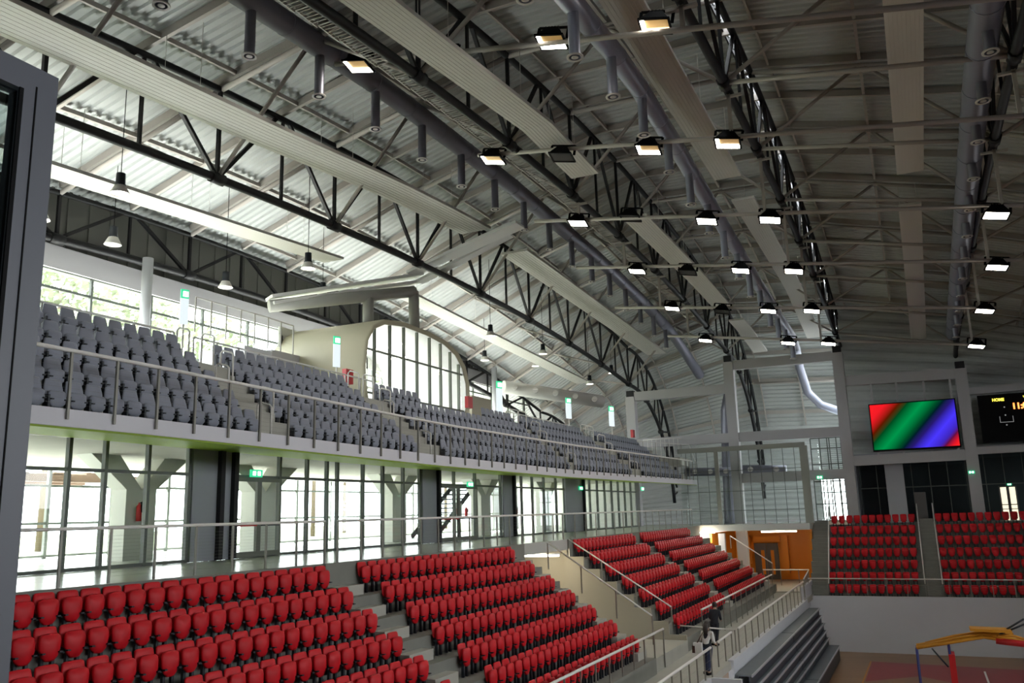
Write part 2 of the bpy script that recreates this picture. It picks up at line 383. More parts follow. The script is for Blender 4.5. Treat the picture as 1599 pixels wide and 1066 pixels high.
def make_flood(lit):      # 0 unlit, 1 lit, glowing strips standing in for its lit reflector walls, 2 fully bright
    t = thing('floodlight', 'x', 'floodlight')
    hb = MB()
    a, b = [(-.16, -.16, .26), (.16, -.16, .26), (.16, .16, .26), (-.16, .16, .26)], [(-.36, -.3, -.03), (.36, -.3, -.03), (.36, .3, -.03), (-.36, .3, -.03)]
    hb.hexa(b+a); hb.box(-.1, .1, -.09, .09, .26, .34)
    for k in range(5): hb.box(-.17+.085*k-.008, -.17+.085*k+.008, -.17, .17, .2, .3)
    hb.build('housing', BLACK, t)
    MB().box(-.39, .39, -.33, -.28, -.08, -.03).box(-.39, .39, .28, .33, -.08, -.03).box(-.39, -.34, -.28, .28, -.08, -.03).box(.34, .39, -.28, .28, -.08, -.03).build('lamp_frame', BLACK, t)
    MB().box(-.34, .34, -.28, .28, -.06, -.045).build('lamp_glass', (LAMPD, GOLD, LAMPW)[lit], t)
    if lit == 1: MB().box(-.34, .34, .1, .28, -.085, -.062).box(-.34, -.24, -.28, .1, -.085, -.062).build('lamp_glow', LAMPW, t)
    MB().beam((-.4, 0, .02), (-.4, 0, .36), .03, .08).beam((.4, 0, .02), (.4, 0, .36), .03, .08).beam((-.4, 0, .36), (.4, 0, .36), .08, .03).build('bracket', BLACK, t)
    return t
protoL = [make_flood(0), make_flood(1), make_flood(2)]; usedL = [False]*3
rowname = ['nearest', 'second', 'third', 'fourth', 'fifth', 'farthest']
for k, (y, xa, xb, za, zb_) in enumerate(BARS):
    zz = lambda x: za+(zb_-za)*(x-xa)/(xb-xa)
    t = thing('lighting_bar', f"{rowname[k]} pale floodlight bar hung across the trusses", 'lighting bar', (xa, y, za), 0, 'pale floodlight bars')
    MB().tube([(xa, y, za), (xb, y, zb_)], .085, 8).build('bar_tube', PALE, t)
    for i in (2, 3, 4):
        x = TX[i](y)
        if ZB[i](y) > zz(x)+.2: MB().beam((x, y, zz(x)), (x, y, ZB[i](y)), .12, .12).beam((x-.45, y, ZB[i](y)-.22), (x+.45, y, ZB[i](y)-.22), .12, .08).build('hanger', PALE, t)
    for q, (px, py, lit) in enumerate(LIGHTS[k]):
        p = at(px, py, Y=y)
        lab = f"{'lit' if lit else 'unlit'} black floodlight, {ordi(q+1)} from the window side on the {rowname[k]} light bar"
        var = 0 if not lit else (1 if k < 2 else 2)
        if not usedL[var]: o = protoL[var]; usedL[var] = True; o['label'] = lab; o['group'] = 'floodlights on the bars'
        else: o = dup(protoL[var], p, 0, lab, 'floodlights on the bars')
        o.location = p+Vector((0, 0, .08)); o.rotation_euler = (radians(-6), radians(10), radians(6)); o.scale = (1.15, 1.15, 1.15)
        if lit:
            ld = bpy.data.lights.new('flood_beam', 'SPOT'); ld.energy = FLOOD; ld.spot_size = radians(140); ld.spot_blend = .7; ld.color = (1, .93, .82); ld.shadow_soft_size = .3
            lo = bpy.data.objects.new('flood_beam', ld); COL.objects.link(lo); lo.location = p+Vector((0.05, -.1, -.12)); lo.rotation_euler = (radians(-14), radians(16), 0)
# pendant lamps over the grey seats
def make_pend(lit):
    t = thing('pendant_lamp', 'x', 'pendant lamp')
    MB().tube([(0, 0, .5), (0, 0, 2.7)], .012, 6).build('cable', BLACK, t)
    MB().lathe([(.0, .62), (.12, .6), (.13, .3), (.15, .28), (.15, .2), (.0, .2)], n=14).build('socket', DARK, t)
    MB().lathe([(.12, .3), (.17, .2), (.27, 0), (.26, 0), (.16, .19), (.1, .28)], n=18).build('lamp_shade', NOZ, t)
    MB().lathe([(.0, .01), (.12, .015), (.225, .03), (.0, .05)], n=14).build('bulb', LAMPW if lit else WHITE, t)
    return t
pp = [make_pend(0), make_pend(1)]; up = [False, False]
PEND = [(187, 303, -22, 1), (481, 420, -22, 1), (766, 525, -22, 1), (848, 553, -22, 1), (955, 583, -22, 1), (921, 600, -22, 1), (63, 343, -26, 1), (176, 382, -26, 0), (352, 449, -26, 1), (504, 462, -26, 1), (757, 563, -26, 1), (836, 572, -26, 1), (891, 588, -26, 1), (1047, 617, -21, 1)]
PLAB = ['lit pendant lamp over the near grey seats, closest to the camera', 'lit pendant lamp hanging left of the press box ducts', 'lit pendant lamp above the right end of the press box glass', 'upper lit pendant lamp above the back end of the balcony', 'lit pendant lamp just below the black truss far along the balcony', 'small lit pendant lamp above the last balcony block',
        'lit pendant lamp beside the anthracite door frame', 'unlit white pendant lamp in front of the window-top beam', 'lit pendant lamp in front of the back windows and exit banner', 'lit pendant lamp above the cream press box shell', 'lit pendant lamp beside the press box edge, in front of the truss', 'lit pendant lamp in front of the truss end beyond the press box', 'lit pendant lamp above the last horizontal duct nozzles', 'lit pendant lamp under the white beam of the end frame']
for (px, py, X, lit), lab in zip(PEND, PLAB):
    p = at(px, py, X=X)
    if not up[lit]: o = pp[lit]; up[lit] = True; o['label'] = lab; o['group'] = 'pendant lamps over the balcony'
    else: o = dup(pp[lit], p, 0, lab, 'pendant lamps over the balcony')
    o.location = p; o.scale = (1.15, 1.15, 1.15)
    if X > -24:
        if 'long_cable' not in bpy.data.meshes: MB().tube([(0, 0, .5), (0, 0, 4.1)], .012, 6).mesh('long_cable', BLACK)
        [c for c in o.children if c.name.startswith('cable')][0].data = bpy.data.meshes['long_cable']
# ------------------------------------------------------------------ seats
def pillow(mb, outline, x0, x1, lean=0., zref=0., belly=0.):
    cy = sum(p[0] for p in outline)/len(outline); cz = sum(p[1] for p in outline)/len(outline); t = x1-x0
    rows = []
    for x, s in ((x0, .9), (x0+.25*t, 1), (x0+.7*t, 1), (x0+.95*t, .9), (x1+belly*.7, .6), (x1+belly, .25)):
        rows.append([(x-(cz+(z-cz)*s-zref)*lean, cy+(y-cy)*s, cz+(z-cz)*s) for y, z in outline])
    mb.grid(rows, True, True); n = len(outline)
    b = len(mb.v)-n; mb.f.append(tuple(range(b, b+n))); mb.sm.append(True)
    a = len(mb.v)-6*n; mb.f.append(tuple(a+k for k in reversed(range(n)))); mb.sm.append(False)
    return mb
def sym(pts): return pts+[(-y, z) for y, z in reversed(pts) if y > 1e-6]
RB_BACK = sym([(.0, .44), (.15, .44), (.2, .5), (.215, .7), (.2, .8), (.16, .825), (0, .83)])
RB_PAN = sym([(0, .26), (.08, .27), (.15, .34), (.195, .46), (.205, .6), (.185, .68), (.13, .715), (0, .725)])
GB_BACK = sym([(0, .42), (.2, .42), (.225, .5), (.225, .66), (.185, .84), (.16, .865), (0, .87)])
GB_PAN = sym([(0, .24), (.11, .25), (.2, .33), (.215, .45), (.205, .56), (.15, .6), (0, .6)])
def seat_parts(kind, parent, detail):
    back, pan, m = (RB_BACK, RB_PAN, RED) if kind == 'r' else (GB_BACK, GB_PAN, GREY)
    b = pillow(MB(), back, -.05, .0, .16, .44); p = pillow(MB(), pan, .045, .12, .05, .3, .035)
    legs = [MB().box(-.02, .05, y-.028, y+.028, 0, .5) for y in (-.1, .1)] if kind == 'r' else [MB().box(-.03, .14, -.245, -.2, 0, .5), MB().box(-.03, .1, -.06, .06, 0, .4)]
    hinge = MB().box(.06, .175, -.19, -.13, .395, .42).box(.06, .175, .13, .19, .395, .42).box(-.02, .06, -.2, .2, .36, .40)
    if detail: return b.build('backrest', m, parent), p.build('seat_pan', m, parent), [l.build('leg', DARK, parent) for l in legs], hinge.build('hinge_bar', DARK, parent)
    return b, p, legs, hinge
def make_seat(kind, parts):
    name = 'red_folding_seat' if kind == 'r' else 'grey_folding_seat'
    if parts:
        t = thing(name, 'x', 'seat'); seat_parts(kind, t, True); return t
    b, p, legs, hinge = seat_parts(kind, None, False)
    me = b.mesh(name, RED if kind == 'r' else GREY); me.materials.append(DARK)
    return far_seat_obj(name, kind, b, p, legs, hinge)
def far_seat_mesh(kind, places, name):    # several seats merged, two material slots
    b, p, legs, hinge = seat_parts(kind, None, False)
    V = []; Fs = []; mi = []; sm = []
    for loc, rz in places:
        M = Matrix.Translation(loc) @ Matrix.Rotation(rz, 4, 'Z')
        for mb, k in [(b, 0), (p, 0)]+[(l, 1) for l in legs]+[(hinge, 1)]:
            n = len(V); V += [M @ v for v in mb.v]; Fs += [tuple(n+i for i in f) for f in mb.f]; mi += [k]*len(mb.f); sm += mb.sm
    me = bpy.data.meshes.new(name); me.from_pydata(V, [], Fs); me.materials.append(RED if kind == 'r' else GREY); me.materials.append(DARK)
    for q, k, s in zip(me.polygons, mi, sm): q.material_index = k; q.use_smooth = s
    bm = bmesh.new(); bm.from_mesh(me); bmesh.ops.recalc_face_normals(bm, faces=bm.faces); bm.to_mesh(me); bm.free()
    return me
def far_seat_obj(name, kind, *a):
    o = bpy.data.objects.new(name, far_seat_mesh(kind, [(Vector((0, 0, 0)), 0)], name)); COL.objects.link(o); return tag(o, 'x', 'seat')
X0, DX, Z0, DZ = -14.195, .7216, -1.145, .5275
SEC = {1: (.052, -.3044, 14.0), 2: (0, 0, 24.0), 3: (-.0168, -.2817, 45.0)}
def spos(sec, u, v, z): a, off, yr = SEC[sec]; return Vector((X0+off+cos(a)*u+sin(a)*v, yr-sin(a)*u+cos(a)*v, z))
TREAD = lambda i: Z0-.82-DZ*i
reds = []
RW = ['top', '2nd', '3rd', '4th', '5th', '6th', 'bottom']
for i in range(7):
    z = TREAD(i)
    rows = [('nearest red block', 1, [4.63+.06*i-.473*k for k in range(26)]),
            ('red block after the first stairs', 2, [5.85+.16*i-(9.47+.06*i)/19*k for k in range(20)]),
            ('red block beyond the gangway slot', 3, [1.0+.2*i-(8.87+.2*i)/17*k for k in range(18)]),
            ('farthest red block of the side stand', 3, [14.14+.4*i-(11.26+.1*i)/22*k for k in range(23)])]
    for lab, sec, vs in rows:
        for k, v in enumerate(vs):
            p = spos(sec, DX*i, v, z)
            if seen(p+Vector((0, 0, .5)), 25): reds.append((p, -SEC[sec][0], f"red folding seat, {RW[i]} row, {ordi(k+1)} from the far end, {lab}", lab))
    yf, zf = 66.79-.72*i, -1.49-.734*i
    for lab, xs in (('left red block of the end stand', [-5.95-.03*i+.505*k for k in range(11)]), ('right red block of the end stand', [.78+.505*k for k in range(14)])):
        for k, x in enumerate(xs):
            p = Vector((x, yf, zf))
            if seen(p+Vector((0, 0, .5)), 10): reds.append((p, -pi/2, f"red folding seat, {RW[i]} row, {ordi(k+1)} from the left, {lab}", lab))
SAG = [(8, .05), (14, .02), (20, -.06), (28, -.17), (40, -.22), (52, -.16), (66, -.08)]
sag = lambda y: lerp(SAG, y)
UX, UZ = -16.45, 2.24      # top tier: first row seat back and tread
greys = []
US = [('nearest grey block', 18.25, .5, 20), ('second grey block from the camera', 26.6, .498, 14), ('grey block below the press box', 41.6, .506, 26), ('fourth grey block from the camera', 52.2, .51, 19), ('farthest grey block', 64.6, .50, 20)]
for i in range(5):
    for lab, yend, sp, n in US:
        for k in range(n):
            y = yend+.03*i-sp*k
            if i == 4 and lab.startswith('grey block below') and 32.6 < y < 38.2: continue
            p = Vector((UX-.8*i, y, UZ+.63*i+sag(y)))
            if seen(p+Vector((0, 0, .5)), 25): greys.append((p, 0, f"grey folding seat, {['front', '2nd', '3rd', '4th', 'back'][i]} row, {ordi(k+1)} from the far end, {lab}", lab))
for kind, lst, nm in (('r', reds, 'red'), ('g', greys, 'grey')):
    lst.sort(key=lambda q: q[0].length)
    protos = {}
    for idx, (p, rz, lab, grp) in enumerate(lst[:300]):
        near = p.length < 30
        if near not in protos:
            protos[near] = o = make_seat(kind, near); o['label'] = lab; o['group'] = f"{nm} seats, {grp}"; o.location = p; o.rotation_euler = (0, 0, rz)
        else: dup(protos[near], p, rz, lab, f"{nm} seats, {grp}")
    if lst[300:]:
        c = lst[300][0]
        o = bpy.data.objects.new(f"{nm}_folding_seats", far_seat_mesh(kind, [(q[0]-c, q[1]) for q in lst[300:]], f"{nm}_folding_seats")); COL.objects.link(o); o.location = c
        tag(o, f"rows of small {nm} folding seats farthest from the camera", 'seats'); o['kind'] = 'stuff'
# ------------------------------------------------------------------ lower stand
def terrace(sec, va, vb, name, label):
    poly = [(-.3, -6.0), (-.3, -1.1), (-.13, -1.1)]
    for i in range(7): poly += [(-.13+DX*i, TREAD(i)), (-.13+DX*(i+1), TREAD(i))]
    poly += [(-.13+DX*7, -6.0)]
    o = MB().prism(poly, lambda u, z: spos(sec, u, va, z), lambda u, z: spos(sec, u, vb, z)).build(name, CONC)
    return struct(o, label)
terrace(1, -11, 4.95, 'floor_terrace_1', 'stepped concrete floor under the nearest red seats')
terrace(2, -5.15, 7.4, 'floor_terrace_2', 'stepped concrete floor under the middle red seats')
terrace(3, -8.6, 18.4, 'floor_terrace_3', 'stepped concrete floor under the far red seats')
def aisle(sec, va, vb, label, shift=0):
    mb = MB()
    for i in range(7):
        z = TREAD(i); u = -.13+DX*i; w0, w1 = va+shift*i, vb+shift*i
        mb.hexa([spos(sec, u, w0, z), spos(sec, u+.36, w0, z), spos(sec, u+.36, w1, z), spos(sec, u, w1, z)]+[spos(sec, u, w0, z+.264), spos(sec, u+.36, w0, z+.264), spos(sec, u+.36, w1, z+.264), spos(sec, u, w1, z+.264)])
    one(mb, 'aisle_stair', CONCL, label, 'stairs', 'concrete aisle stairs of the side stand')
aisle(2, -5.1, -3.95, 'concrete aisle stairs between the two nearest red blocks')
aisle(2, 6.3, 7.35, 'concrete aisle stairs beside the gangway slot', .02)
aisle(3, 1.45, 2.5, 'concrete aisle stairs between the two farthest side blocks', .24)
aisle(3, 14.6, 15.6, 'concrete aisle stairs at the far end of the side stand', .4)
# concourse slab, gangway slot, walls
edge = [spos(1, -.29, v, 0) for v in (-11, 5.3)]+[Vector((-14.47, 19.6, 0)), Vector((-14.47, 36.3, 0))]+[spos(3, -.29, v, 0) for v in (-8.6, 19.6)]
pl = [(-30.2, 3)]+[(p.x, p.y) for p in edge]+[(edge[-1].x, 64.9), (-7.45, 64.9), (-7.45, 74), (-30.2, 74)]
struct(MB().prism(pl, lambda x, y: (x, y, -1.55), lambda x, y: (x, y, -1.1)).build('floor_concourse', FLOORL), 'pale polished concourse floor')
struct(MB().box(-19, -7.3, 3, 66, -5.95, -5.68).build('floor_gangway', CONCL), 'concrete gangway below the red seats')
struct(MB().box(-14.3, -9.35, 31.45, 36.3, -5.68, -5.2).build('floor_slot', CONCL))
poly = [(-.3, -5.9), (-.3, -1.0)]+[(-.13+DX*(i+k), TREAD(i)+.12) for i in range(7) for k in (0, 1)]+[(4.95, -5.9)]
struct(MB().prism(poly, lambda u, z: spos(3, u, -8.72, z), lambda u, z: spos(3, u, -8.6, z)).build('wall_slot', BEIGEW), 'beige side wall of the gangway slot with stepped top')
struct(MB().box(-19, -18.8, 29, 39, -5.2, -1.5).build('wall_slot_back', BEIGEW))
struct(MB().box(-18.9, -14.5, 36.4, 36.6, -5.2, -1.5).box(-18.9, -14.5, 31.1, 31.3, -5.2, -1.5).build('wall_slot_sides', BEIGEW))
struct(MB().box(-7.42, -7.2, 20, 30.9, -9.15, -5.62).box(-7.42, -7.2, 34.6, 58, -9.15, -5.62).box(-7.42, -7.2, 30.9, 34.6, -9.15, -7.2).build('wall_parapet', CONCW), 'white parapet wall above the retractable bleacher')
struct(MB().box(-7.2, -6.2, 30.8, 31.0, -9.15, -5.62).build('wall_stair', CONCW))
def tubelight(p, L, ax, label):
    p = Vector(p); d = Vector((1, 0, 0)) if ax == 'x' else Vector((0, 1, 0))
    t = thing('strip_light', label, 'strip light', p, 0, 'fluorescent strip lights')
    MB().beam(p-d*L/2+Vector((0, 0, .07)), p+d*L/2+Vector((0, 0, .07)), .12, .06).build('light_body', WHITE, t)
    MB().tube([p-d*L*.48, p+d*L*.48], .05, 8).build('light_tube', TUBE, t)
    ld = bpy.data.lights.new('strip_glow', 'POINT'); ld.energy = 110; ld.color = (1, .86, .62); ld.shadow_soft_size = .25
    lo = bpy.data.objects.new('strip_glow', ld); COL.objects.link(lo); lo.location = p+Vector((0, 0, -.25))
tubelight(at(845, 867, Y=34.5), 1.7, 'x', 'lit strip light at the top of the gangway slot')
# ------------------------------------------------------------------ railings
def railing(name, label, pts, h, posts, rr=.035, wires=0, group='pale steel railings', pr=.022, below=0., wz=(.12, .85), bottom=None):
    """pts: the handrail polyline (top); posts: parameters along it (metres)"""
    P = [Vector(p) for p in pts]
    L = [0]
    for a, b in zip(P, P[1:]): L.append(L[-1]+(b-a).length)
    def on(s):
        for k in range(len(P)-1):
            if s <= L[k+1]+1e-6: return P[k].lerp(P[k+1], (s-L[k])/(L[k+1]-L[k]))
        return P[-1]
    t = thing(name, label, 'railing', P[0]-Vector((0, 0, h)), 0, group)
    MB().tube(P, rr, 8).build('handrail', RAILM, t)
    if isinstance(posts, (int, float)): n = max(1, int(round(L[-1]/posts))); posts = [L[-1]*k/n for k in range(n+1)]
    for s in posts[:95]:
        p = on(s); MB().beam(p, p-Vector((0, 0, h+below)), pr*2, pr*2).build('post', POSTM, t)
    if wires:
        mb = MB()
        for k in range(wires):
            dz = -(h*(1-wz[1])+h*(wz[1]-wz[0])*k/(wires-1))
            for a, b in zip(P, P[1:]): mb.beam(a+Vector((0, 0, dz)), b+Vector((0, 0, dz)), .0028, .0028)
        mb.build('wire_infill', WIREM, t)
    return t
ZR = -.01
railing('railing', 'long pale railing behind the nearest red seats', [spos(1, -.42, -9, ZR), spos(1, -.42, 5.2, ZR)], 1.09, 1.12, wires=12)
railing('railing', 'pale railing behind the middle red seats and gangway slot', [(-14.62, 19.75, ZR), (-14.62, 36.2, ZR+.02)], 1.09, 1.13, wires=8)
railing('railing', 'pale railing behind the far red seats under the balcony', [spos(3, -.42, -8.4, ZR+.02), spos(3, -.42, 4, .04), spos(3, -.42, 17.5, .07)], 1.15, 1.5, wires=5)
a = at(955-100, 847, Y=31.45); b = at(1018, 961, Y=31.45)
railing('stair_railing', 'sloping handrail on the near side of the gangway slot', [a, b], 1.0, 1.6, .03)
a = at(888, 842, Y=36.35); b = at(1048, 947, Y=36.35)
railing('stair_railing', 'sloping handrail on top of the beige slot wall', [a, b], .95, 1.6, .03)
railing('railing', 'white front railing below the middle red block', [(-9.3, 19, -4.33), (-9.3, 32.6, -4.29)], 1.35, 1.25, .045)
railing('railing', 'white front railing below the far red blocks', [(-9.3, 38.8, -4.26), (-9.3, 58.3, -4.16)], 1.45, 1.5, .045)
railing('railing', 'white outer gangway railing nearest the camera', [(-7.3, 20, -4.76), (-7.3, 31.4, -4.71)], 1.0, 1.0, .045, 4)
railing('railing', 'short white outer railing behind the walking people', [(-7.5, 33.4, -4.82), (-7.5, 36.0, -4.79)], 1.0, 1.2, .045, 4)
railing('railing', 'long white outer railing above the grey bleacher', [(-7.3, 36.4, -4.69), (-7.3, 57.4, -4.52)], 1.1, 1.55, .05, 6, below=.25)
railing('railing', 'white cross railing at the foot of the gangway slot', [(-10.3, 37.2, -4.72), (-7.6, 37.2, -4.85)], .9, 1.3, .03)
# ------------------------------------------------------------------ retractable bleacher
for q, (ya, yb, lab) in enumerate([(34.4, 46.2, 'grey retractable bleacher folded against the parapet, nearer half'), (46.3, 57.8, 'grey retractable bleacher folded against the parapet, farther half')]):
    t = thing('retractable_bleacher', lab, 'bleacher', (-7.1, (ya+yb)/2, -9.15), 0, 'retractable bleachers')
    for j in range(6):
        z = -6.1-.43*j; fx = -6.52+.1*j if j < 5 else -5.55
        MB().box(-7.15, fx, ya, yb, z-.05, z).build('deck', STEELB, t)
        MB().box(fx-.02, fx+.03, ya, yb, z-.07, z+.012).build('nosing', STEELN, t)
        MB().box(fx-.12, fx-.06, ya, yb, z-.43 if j < 5 else -9.13, z-.05).build('riser', STEELD, t)
    mb = MB()
    for y in (ya+.05, (ya+yb)/2, yb-.05): mb.box(-7.1, -7.0, y-.05, y+.05, -9.13, -6.15); mb.box(-5.75, -5.68, y-.05, y+.05, -9.13, -8.3)
    mb.build('support_frame', STEELD, t)
# ------------------------------------------------------------------ court
fl = bpy.data.materials.new('court_wood'); fl.use_nodes = True; nt = fl.node_tree; bs = nt.nodes['Principled BSDF']; bs.inputs['Roughness'].default_value = .35
tc = nt.nodes.new('ShaderNodeTexCoord'); br = nt.nodes.new('ShaderNodeTexBrick'); br.inputs['Scale'].default_value = 1; br.inputs['Brick Width'].default_value = 1.6; br.inputs['Row Height'].default_value = .09; br.inputs['Mortar Size'].default_value = .004
br.inputs['Color1'].default_value = (.29, .165, .075, 1); br.inputs['Color2'].default_value = (.245, .14, .062, 1); br.inputs['Mortar'].default_value = (.2, .11, .05, 1)
nt.links.new(tc.outputs['Object'], br.inputs['Vector']); nt.links.new(br.outputs['Color'], bs.inputs['Base Color'])
struct(MB().box(-20, 16, -4, 84, -9.6, -9.15).build('floor', fl), 'brown wooden court floor')
def mark(name, m, label, poly):
    mb = MB(); n = len(poly); mb.v = [Vector((x, y, -9.145+(.004 if name == 'court_line' else 0))) for x, y in poly]; mb.f = [tuple(range(n))]; mb.sm = [False]
    return one(mb, name, m, label, 'floor marking')
mark('painted_key', mat('key_red', (.27, .03, .04), .4), 'dark red painted zone on the court floor', [(-3.85, 51.5), (-3.85, 58.0), (8, 56.8), (8, 49.0), (1.4, 51.2), (-1.2, 53.8)])
mark('court_line', YEL, 'thin yellow line on the court floor', [(-4.05, 45), (-3.97, 45), (-3.87, 58.1), (-3.95, 58.1)])
mark('court_line', WHITE, 'short white line on the red painted zone', [(1.95, 50), (2.05, 50), (2.05, 56.2), (1.95, 56.2)])
# basketball goal
g = thing('basketball_goal', 'folded basketball goal with yellow arms and blue posts on the court', 'basketball goal', (.3, 42, -9.15))
sc_ = 42/40.
def G(px, py, dy=0): p = at(px, py, Y=42+dy); return p
top = [G(1431, 1011), G(1482, 1003), G(1536, 994), G(1599, 1004), G(1660, 1018)]
MB().tube(top, .075, 8).tube([p+Vector((0, .7, 0)) for p in top], .075, 8).build('lower_arm', YEL, g)
MB().tube([G(1445, 1007), G(1490, 996), G(1536, 989), G(1585, 993), G(1640, 1010)], .05, 8).tube([G(1445, 1007)+Vector((0, .7, 0)), G(1490, 996)+Vector((0, .7, 0)), G(1536, 989)+Vector((0, .7, 0)), G(1585, 993)+Vector((0, .7, 0))], .05, 8).build('upper_arm', YEL, g)
for px, py, nm in ((1431, 1011, 'post'), (1481, 1004, 'post')):
    p = G(px, py)
    MB().tube([p, (p.x, p.y, -9.1)], .05, 8).tube([p+Vector((0, .7, 0)), (p.x, p.y+.7, -9.1)], .05, 8).build(nm, BLUE, g)
p = G(1485, 1021); MB().box(p.x-.1, p.x+.14, p.y-.1, p.y+.8, -9.1, p.z).build('padded_upright', REDP, g)
MB().tube([G(1455, 1012), G(1481, 1041)], .035, 6).build('brace', DARK, g)
p, q = G(1514, 981), G(1578, 984)
MB().beam(p, q, .9, .1).build('backboard_carrier', YEL, g)
MB().box(G(1544, 984).x-.05, G(1544, 984).x+.05, 42, 42.1, G(1544, 992).z, G(1544, 984).z).box(G(1578, 984).x-.05, G(1578, 984).x+.05, 42, 42.1, G(1578, 994).z, G(1578, 984).z).build('carrier_bracket', YEL, g)
MB().tube([G(1556, 992), G(1610, 970)], .04, 6).tube([G(1572, 982), G(1599, 966)], .04, 6).build('folding_strut', DARK, g)
p, q = G(1555, 1000), G(1640, 1010); MB().tube([p, q], .13, 10).build('red_padding', REDP, g)
MB().box(-1.6, 3.5, 41.9, 42.9, -9.14, -8.95).build('base', STEELD, g)
# ------------------------------------------------------------------ end stand
poly = [(68.6, -9.0), (68.6, -1.3), (67.0, -1.3)]
for i in range(7): poly += [(67.0-.72*i, -1.49-.734*i), (67.0-.72*(i+1), -1.49-.734*i)]
poly += [(61.6, -5.9), (61.6, -9.0)]
struct(MB().prism(poly, lambda y, z: (-7.5, y, z), lambda y, z: (12, y, z)).build('floor_terrace_4', CONC), 'stepped concrete floor of the end stand')
struct(MB().box(-7.5, 12, 61.38, 61.6, -9.15, -5.72).box(-7.62, -7.45, 58, 66, -9.15, -4.9).build('wall_far', CONCW), 'plain white wall below the end stand')
def far_aisle(x0, x1, label):
    mb = MB()
    for i in range(7):
        yb = 67.0-.72*i; z = -1.49-.734*i
        for k, hh in ((0, .49), (1, .245)): mb.box(x0, x1, yb-.24*(k+1), yb-.24*k, z, z+hh)
    one(mb, 'aisle_stair', CONC, label, 'stairs', 'concrete stairs of the end stand')
far_aisle(-7.4, -6.35, 'dark concrete stairs at the left edge of the end stand'); far_aisle(-.42, .42, 'dark concrete stairs between the two end stand blocks')
railing('railing', 'long pale front railing of the end stand', [(-7.5, 61.5, -4.62), (8, 61.5, -4.68)], 1.05, 1.2, .035, 6)
for x, lab in ((-6.3, 'sloping handrail beside the left stairs of the end stand'), (-.5, 'sloping handrail left of the middle end stand stairs'), (.5, 'sloping handrail right of the middle end stand stairs')):
    railing('stair_railing', lab, [(x, 67.2, .02), (x, 62.3, -5.0)], 1.0, 2.4, .04, group='end stand stair handrails')
# end frame: columns and beams
YC = 68.0
for x, zt, lab in ((-20.95, 9.3, 'grey end column at the back of the balcony'), (-12.8, 11.4, 'grey end column between balcony and glass screen'), (-4.68, 11.3, 'grey end column left of the video screen'), (3.35, 9.3, 'grey end column between screen and scoreboard')):
    struct(MB().box(x-.38, x+.38, YC-.35, YC+.35, -9 if x < -10 else -1.4, zt).build('column', COLM), lab)
    one(MB().box(x-.3, x+.3, YC-.3, YC+.3, zt, zt+.5), 'bearing_block', BLACKST, f"black bearing on top of the {lab}"[:90], 'bearing', 'black column bearings')
for x0, x1, z0, z1 in ((-12.4, -5.06, 10.75, 10.72), (-12.4, -5.06, 5.1, 5.05), (-12.4, -5.06, 1.95, 1.95), (-4.3, 2.97, 8.75, 8.6), (-4.3, 2.97, 2.85, 2.9), (-20.6, -13.2, 8.95, 8.95), (-20.6, -13.2, 5.1, 5.1), (3.7, 11, 7.4, 7.5), (3.7, 11, 3.25, 3.3)):
    w = .5 if x0 > 3 else .72
    struct(MB().hexa([(x0, YC-.25, z0), (x1, YC-.25, z1), (x1, YC+.25, z1), (x0, YC+.25, z0), (x0, YC-.25, z0+w), (x1, YC-.25, z1+w), (x1, YC+.25, z1+w), (x0, YC+.25, z0+w)]).build('beam', COLM))
# video screen
sm_ = bpy.data.materials.new('screen_picture'); sm_.use_nodes = True; nt = sm_.node_tree; nt.nodes.clear()
o_ = nt.nodes.new('ShaderNodeOutputMaterial'); em = nt.nodes.new('ShaderNodeEmission'); em.inputs['Strength'].default_value = 1.0
tc = nt.nodes.new('ShaderNodeTexCoord'); sp = nt.nodes.new('ShaderNodeSeparateXYZ'); nt.links.new(tc.outputs['Object'], sp.inputs[0])
m1 = nt.nodes.new('ShaderNodeMath'); m1.operation = 'MULTIPLY_ADD'; m1.inputs[1].default_value = 1/5.52; m1.inputs[2].default_value = .5   # u
m2 = nt.nodes.new('ShaderNodeMath'); m2.operation = 'MULTIPLY_ADD'; m2.inputs[1].default_value = -.54/3.24; m2.inputs[2].default_value = .27   # .54*(1-v)
ad = nt.nodes.new('ShaderNodeMath'); ad.operation = 'ADD'; dv = nt.nodes.new('ShaderNodeMath'); dv.operation = 'DIVIDE'; dv.inputs[1].default_value = 1.54
rp = nt.nodes.new('ShaderNodeValToRGB'); cr = rp.color_ramp
nt.links.new(sp.outputs[0], m1.inputs[0]); nt.links.new(sp.outputs[2], m2.inputs[0]); nt.links.new(m1.outputs[0], ad.inputs[0]); nt.links.new(m2.outputs[0], ad.inputs[1]); nt.links.new(ad.outputs[0], dv.inputs[0]); nt.links.new(dv.outputs[0], rp.inputs[0])
stops = [(0, (1, .015, .02)), (.12, (.9, .012, .02)), (.235, (.10, .01, .0)), (.30, (.0, .06, .012)), (.42, (.0, .30, .07)), (.53, (.0, .07, .02)), (.575, (.0, .012, .02)), (.64, (.02, .01, .16)), (.75, (.07, .04, 1)), (.85, (.05, .02, .5)), (.89, (.12, .005, .05)), (.95, (.8, .01, .02)), (1, (1, .02, .02))]
cr.elements[0].position = 0; cr.elements[0].color = (*stops[0][1], 1); cr.elements[1].position = 1; cr.elements[1].color = (*stops[-1][1], 1)
for p, c in stops[1:-1]: e = cr.elements.new(p); e.color = (*c, 1)
nt.links.new(rp.outputs[0], em.inputs[0]); nt.links.new(em.outputs[0], o_.inputs[0])
t = thing('video_screen', 'large lit video screen with diagonal red, green and blue bands', 'video screen', (-.06, 67.6, 3.86))
MB().box(-2.9, 2.78, 67.58, 67.85, 3.78, 7.22).build('screen_casing', BLACK, t)
d = MB().box(-2.76, 2.76, -.02, .02, -1.62, 1.62); me = d.mesh('display', sm_)
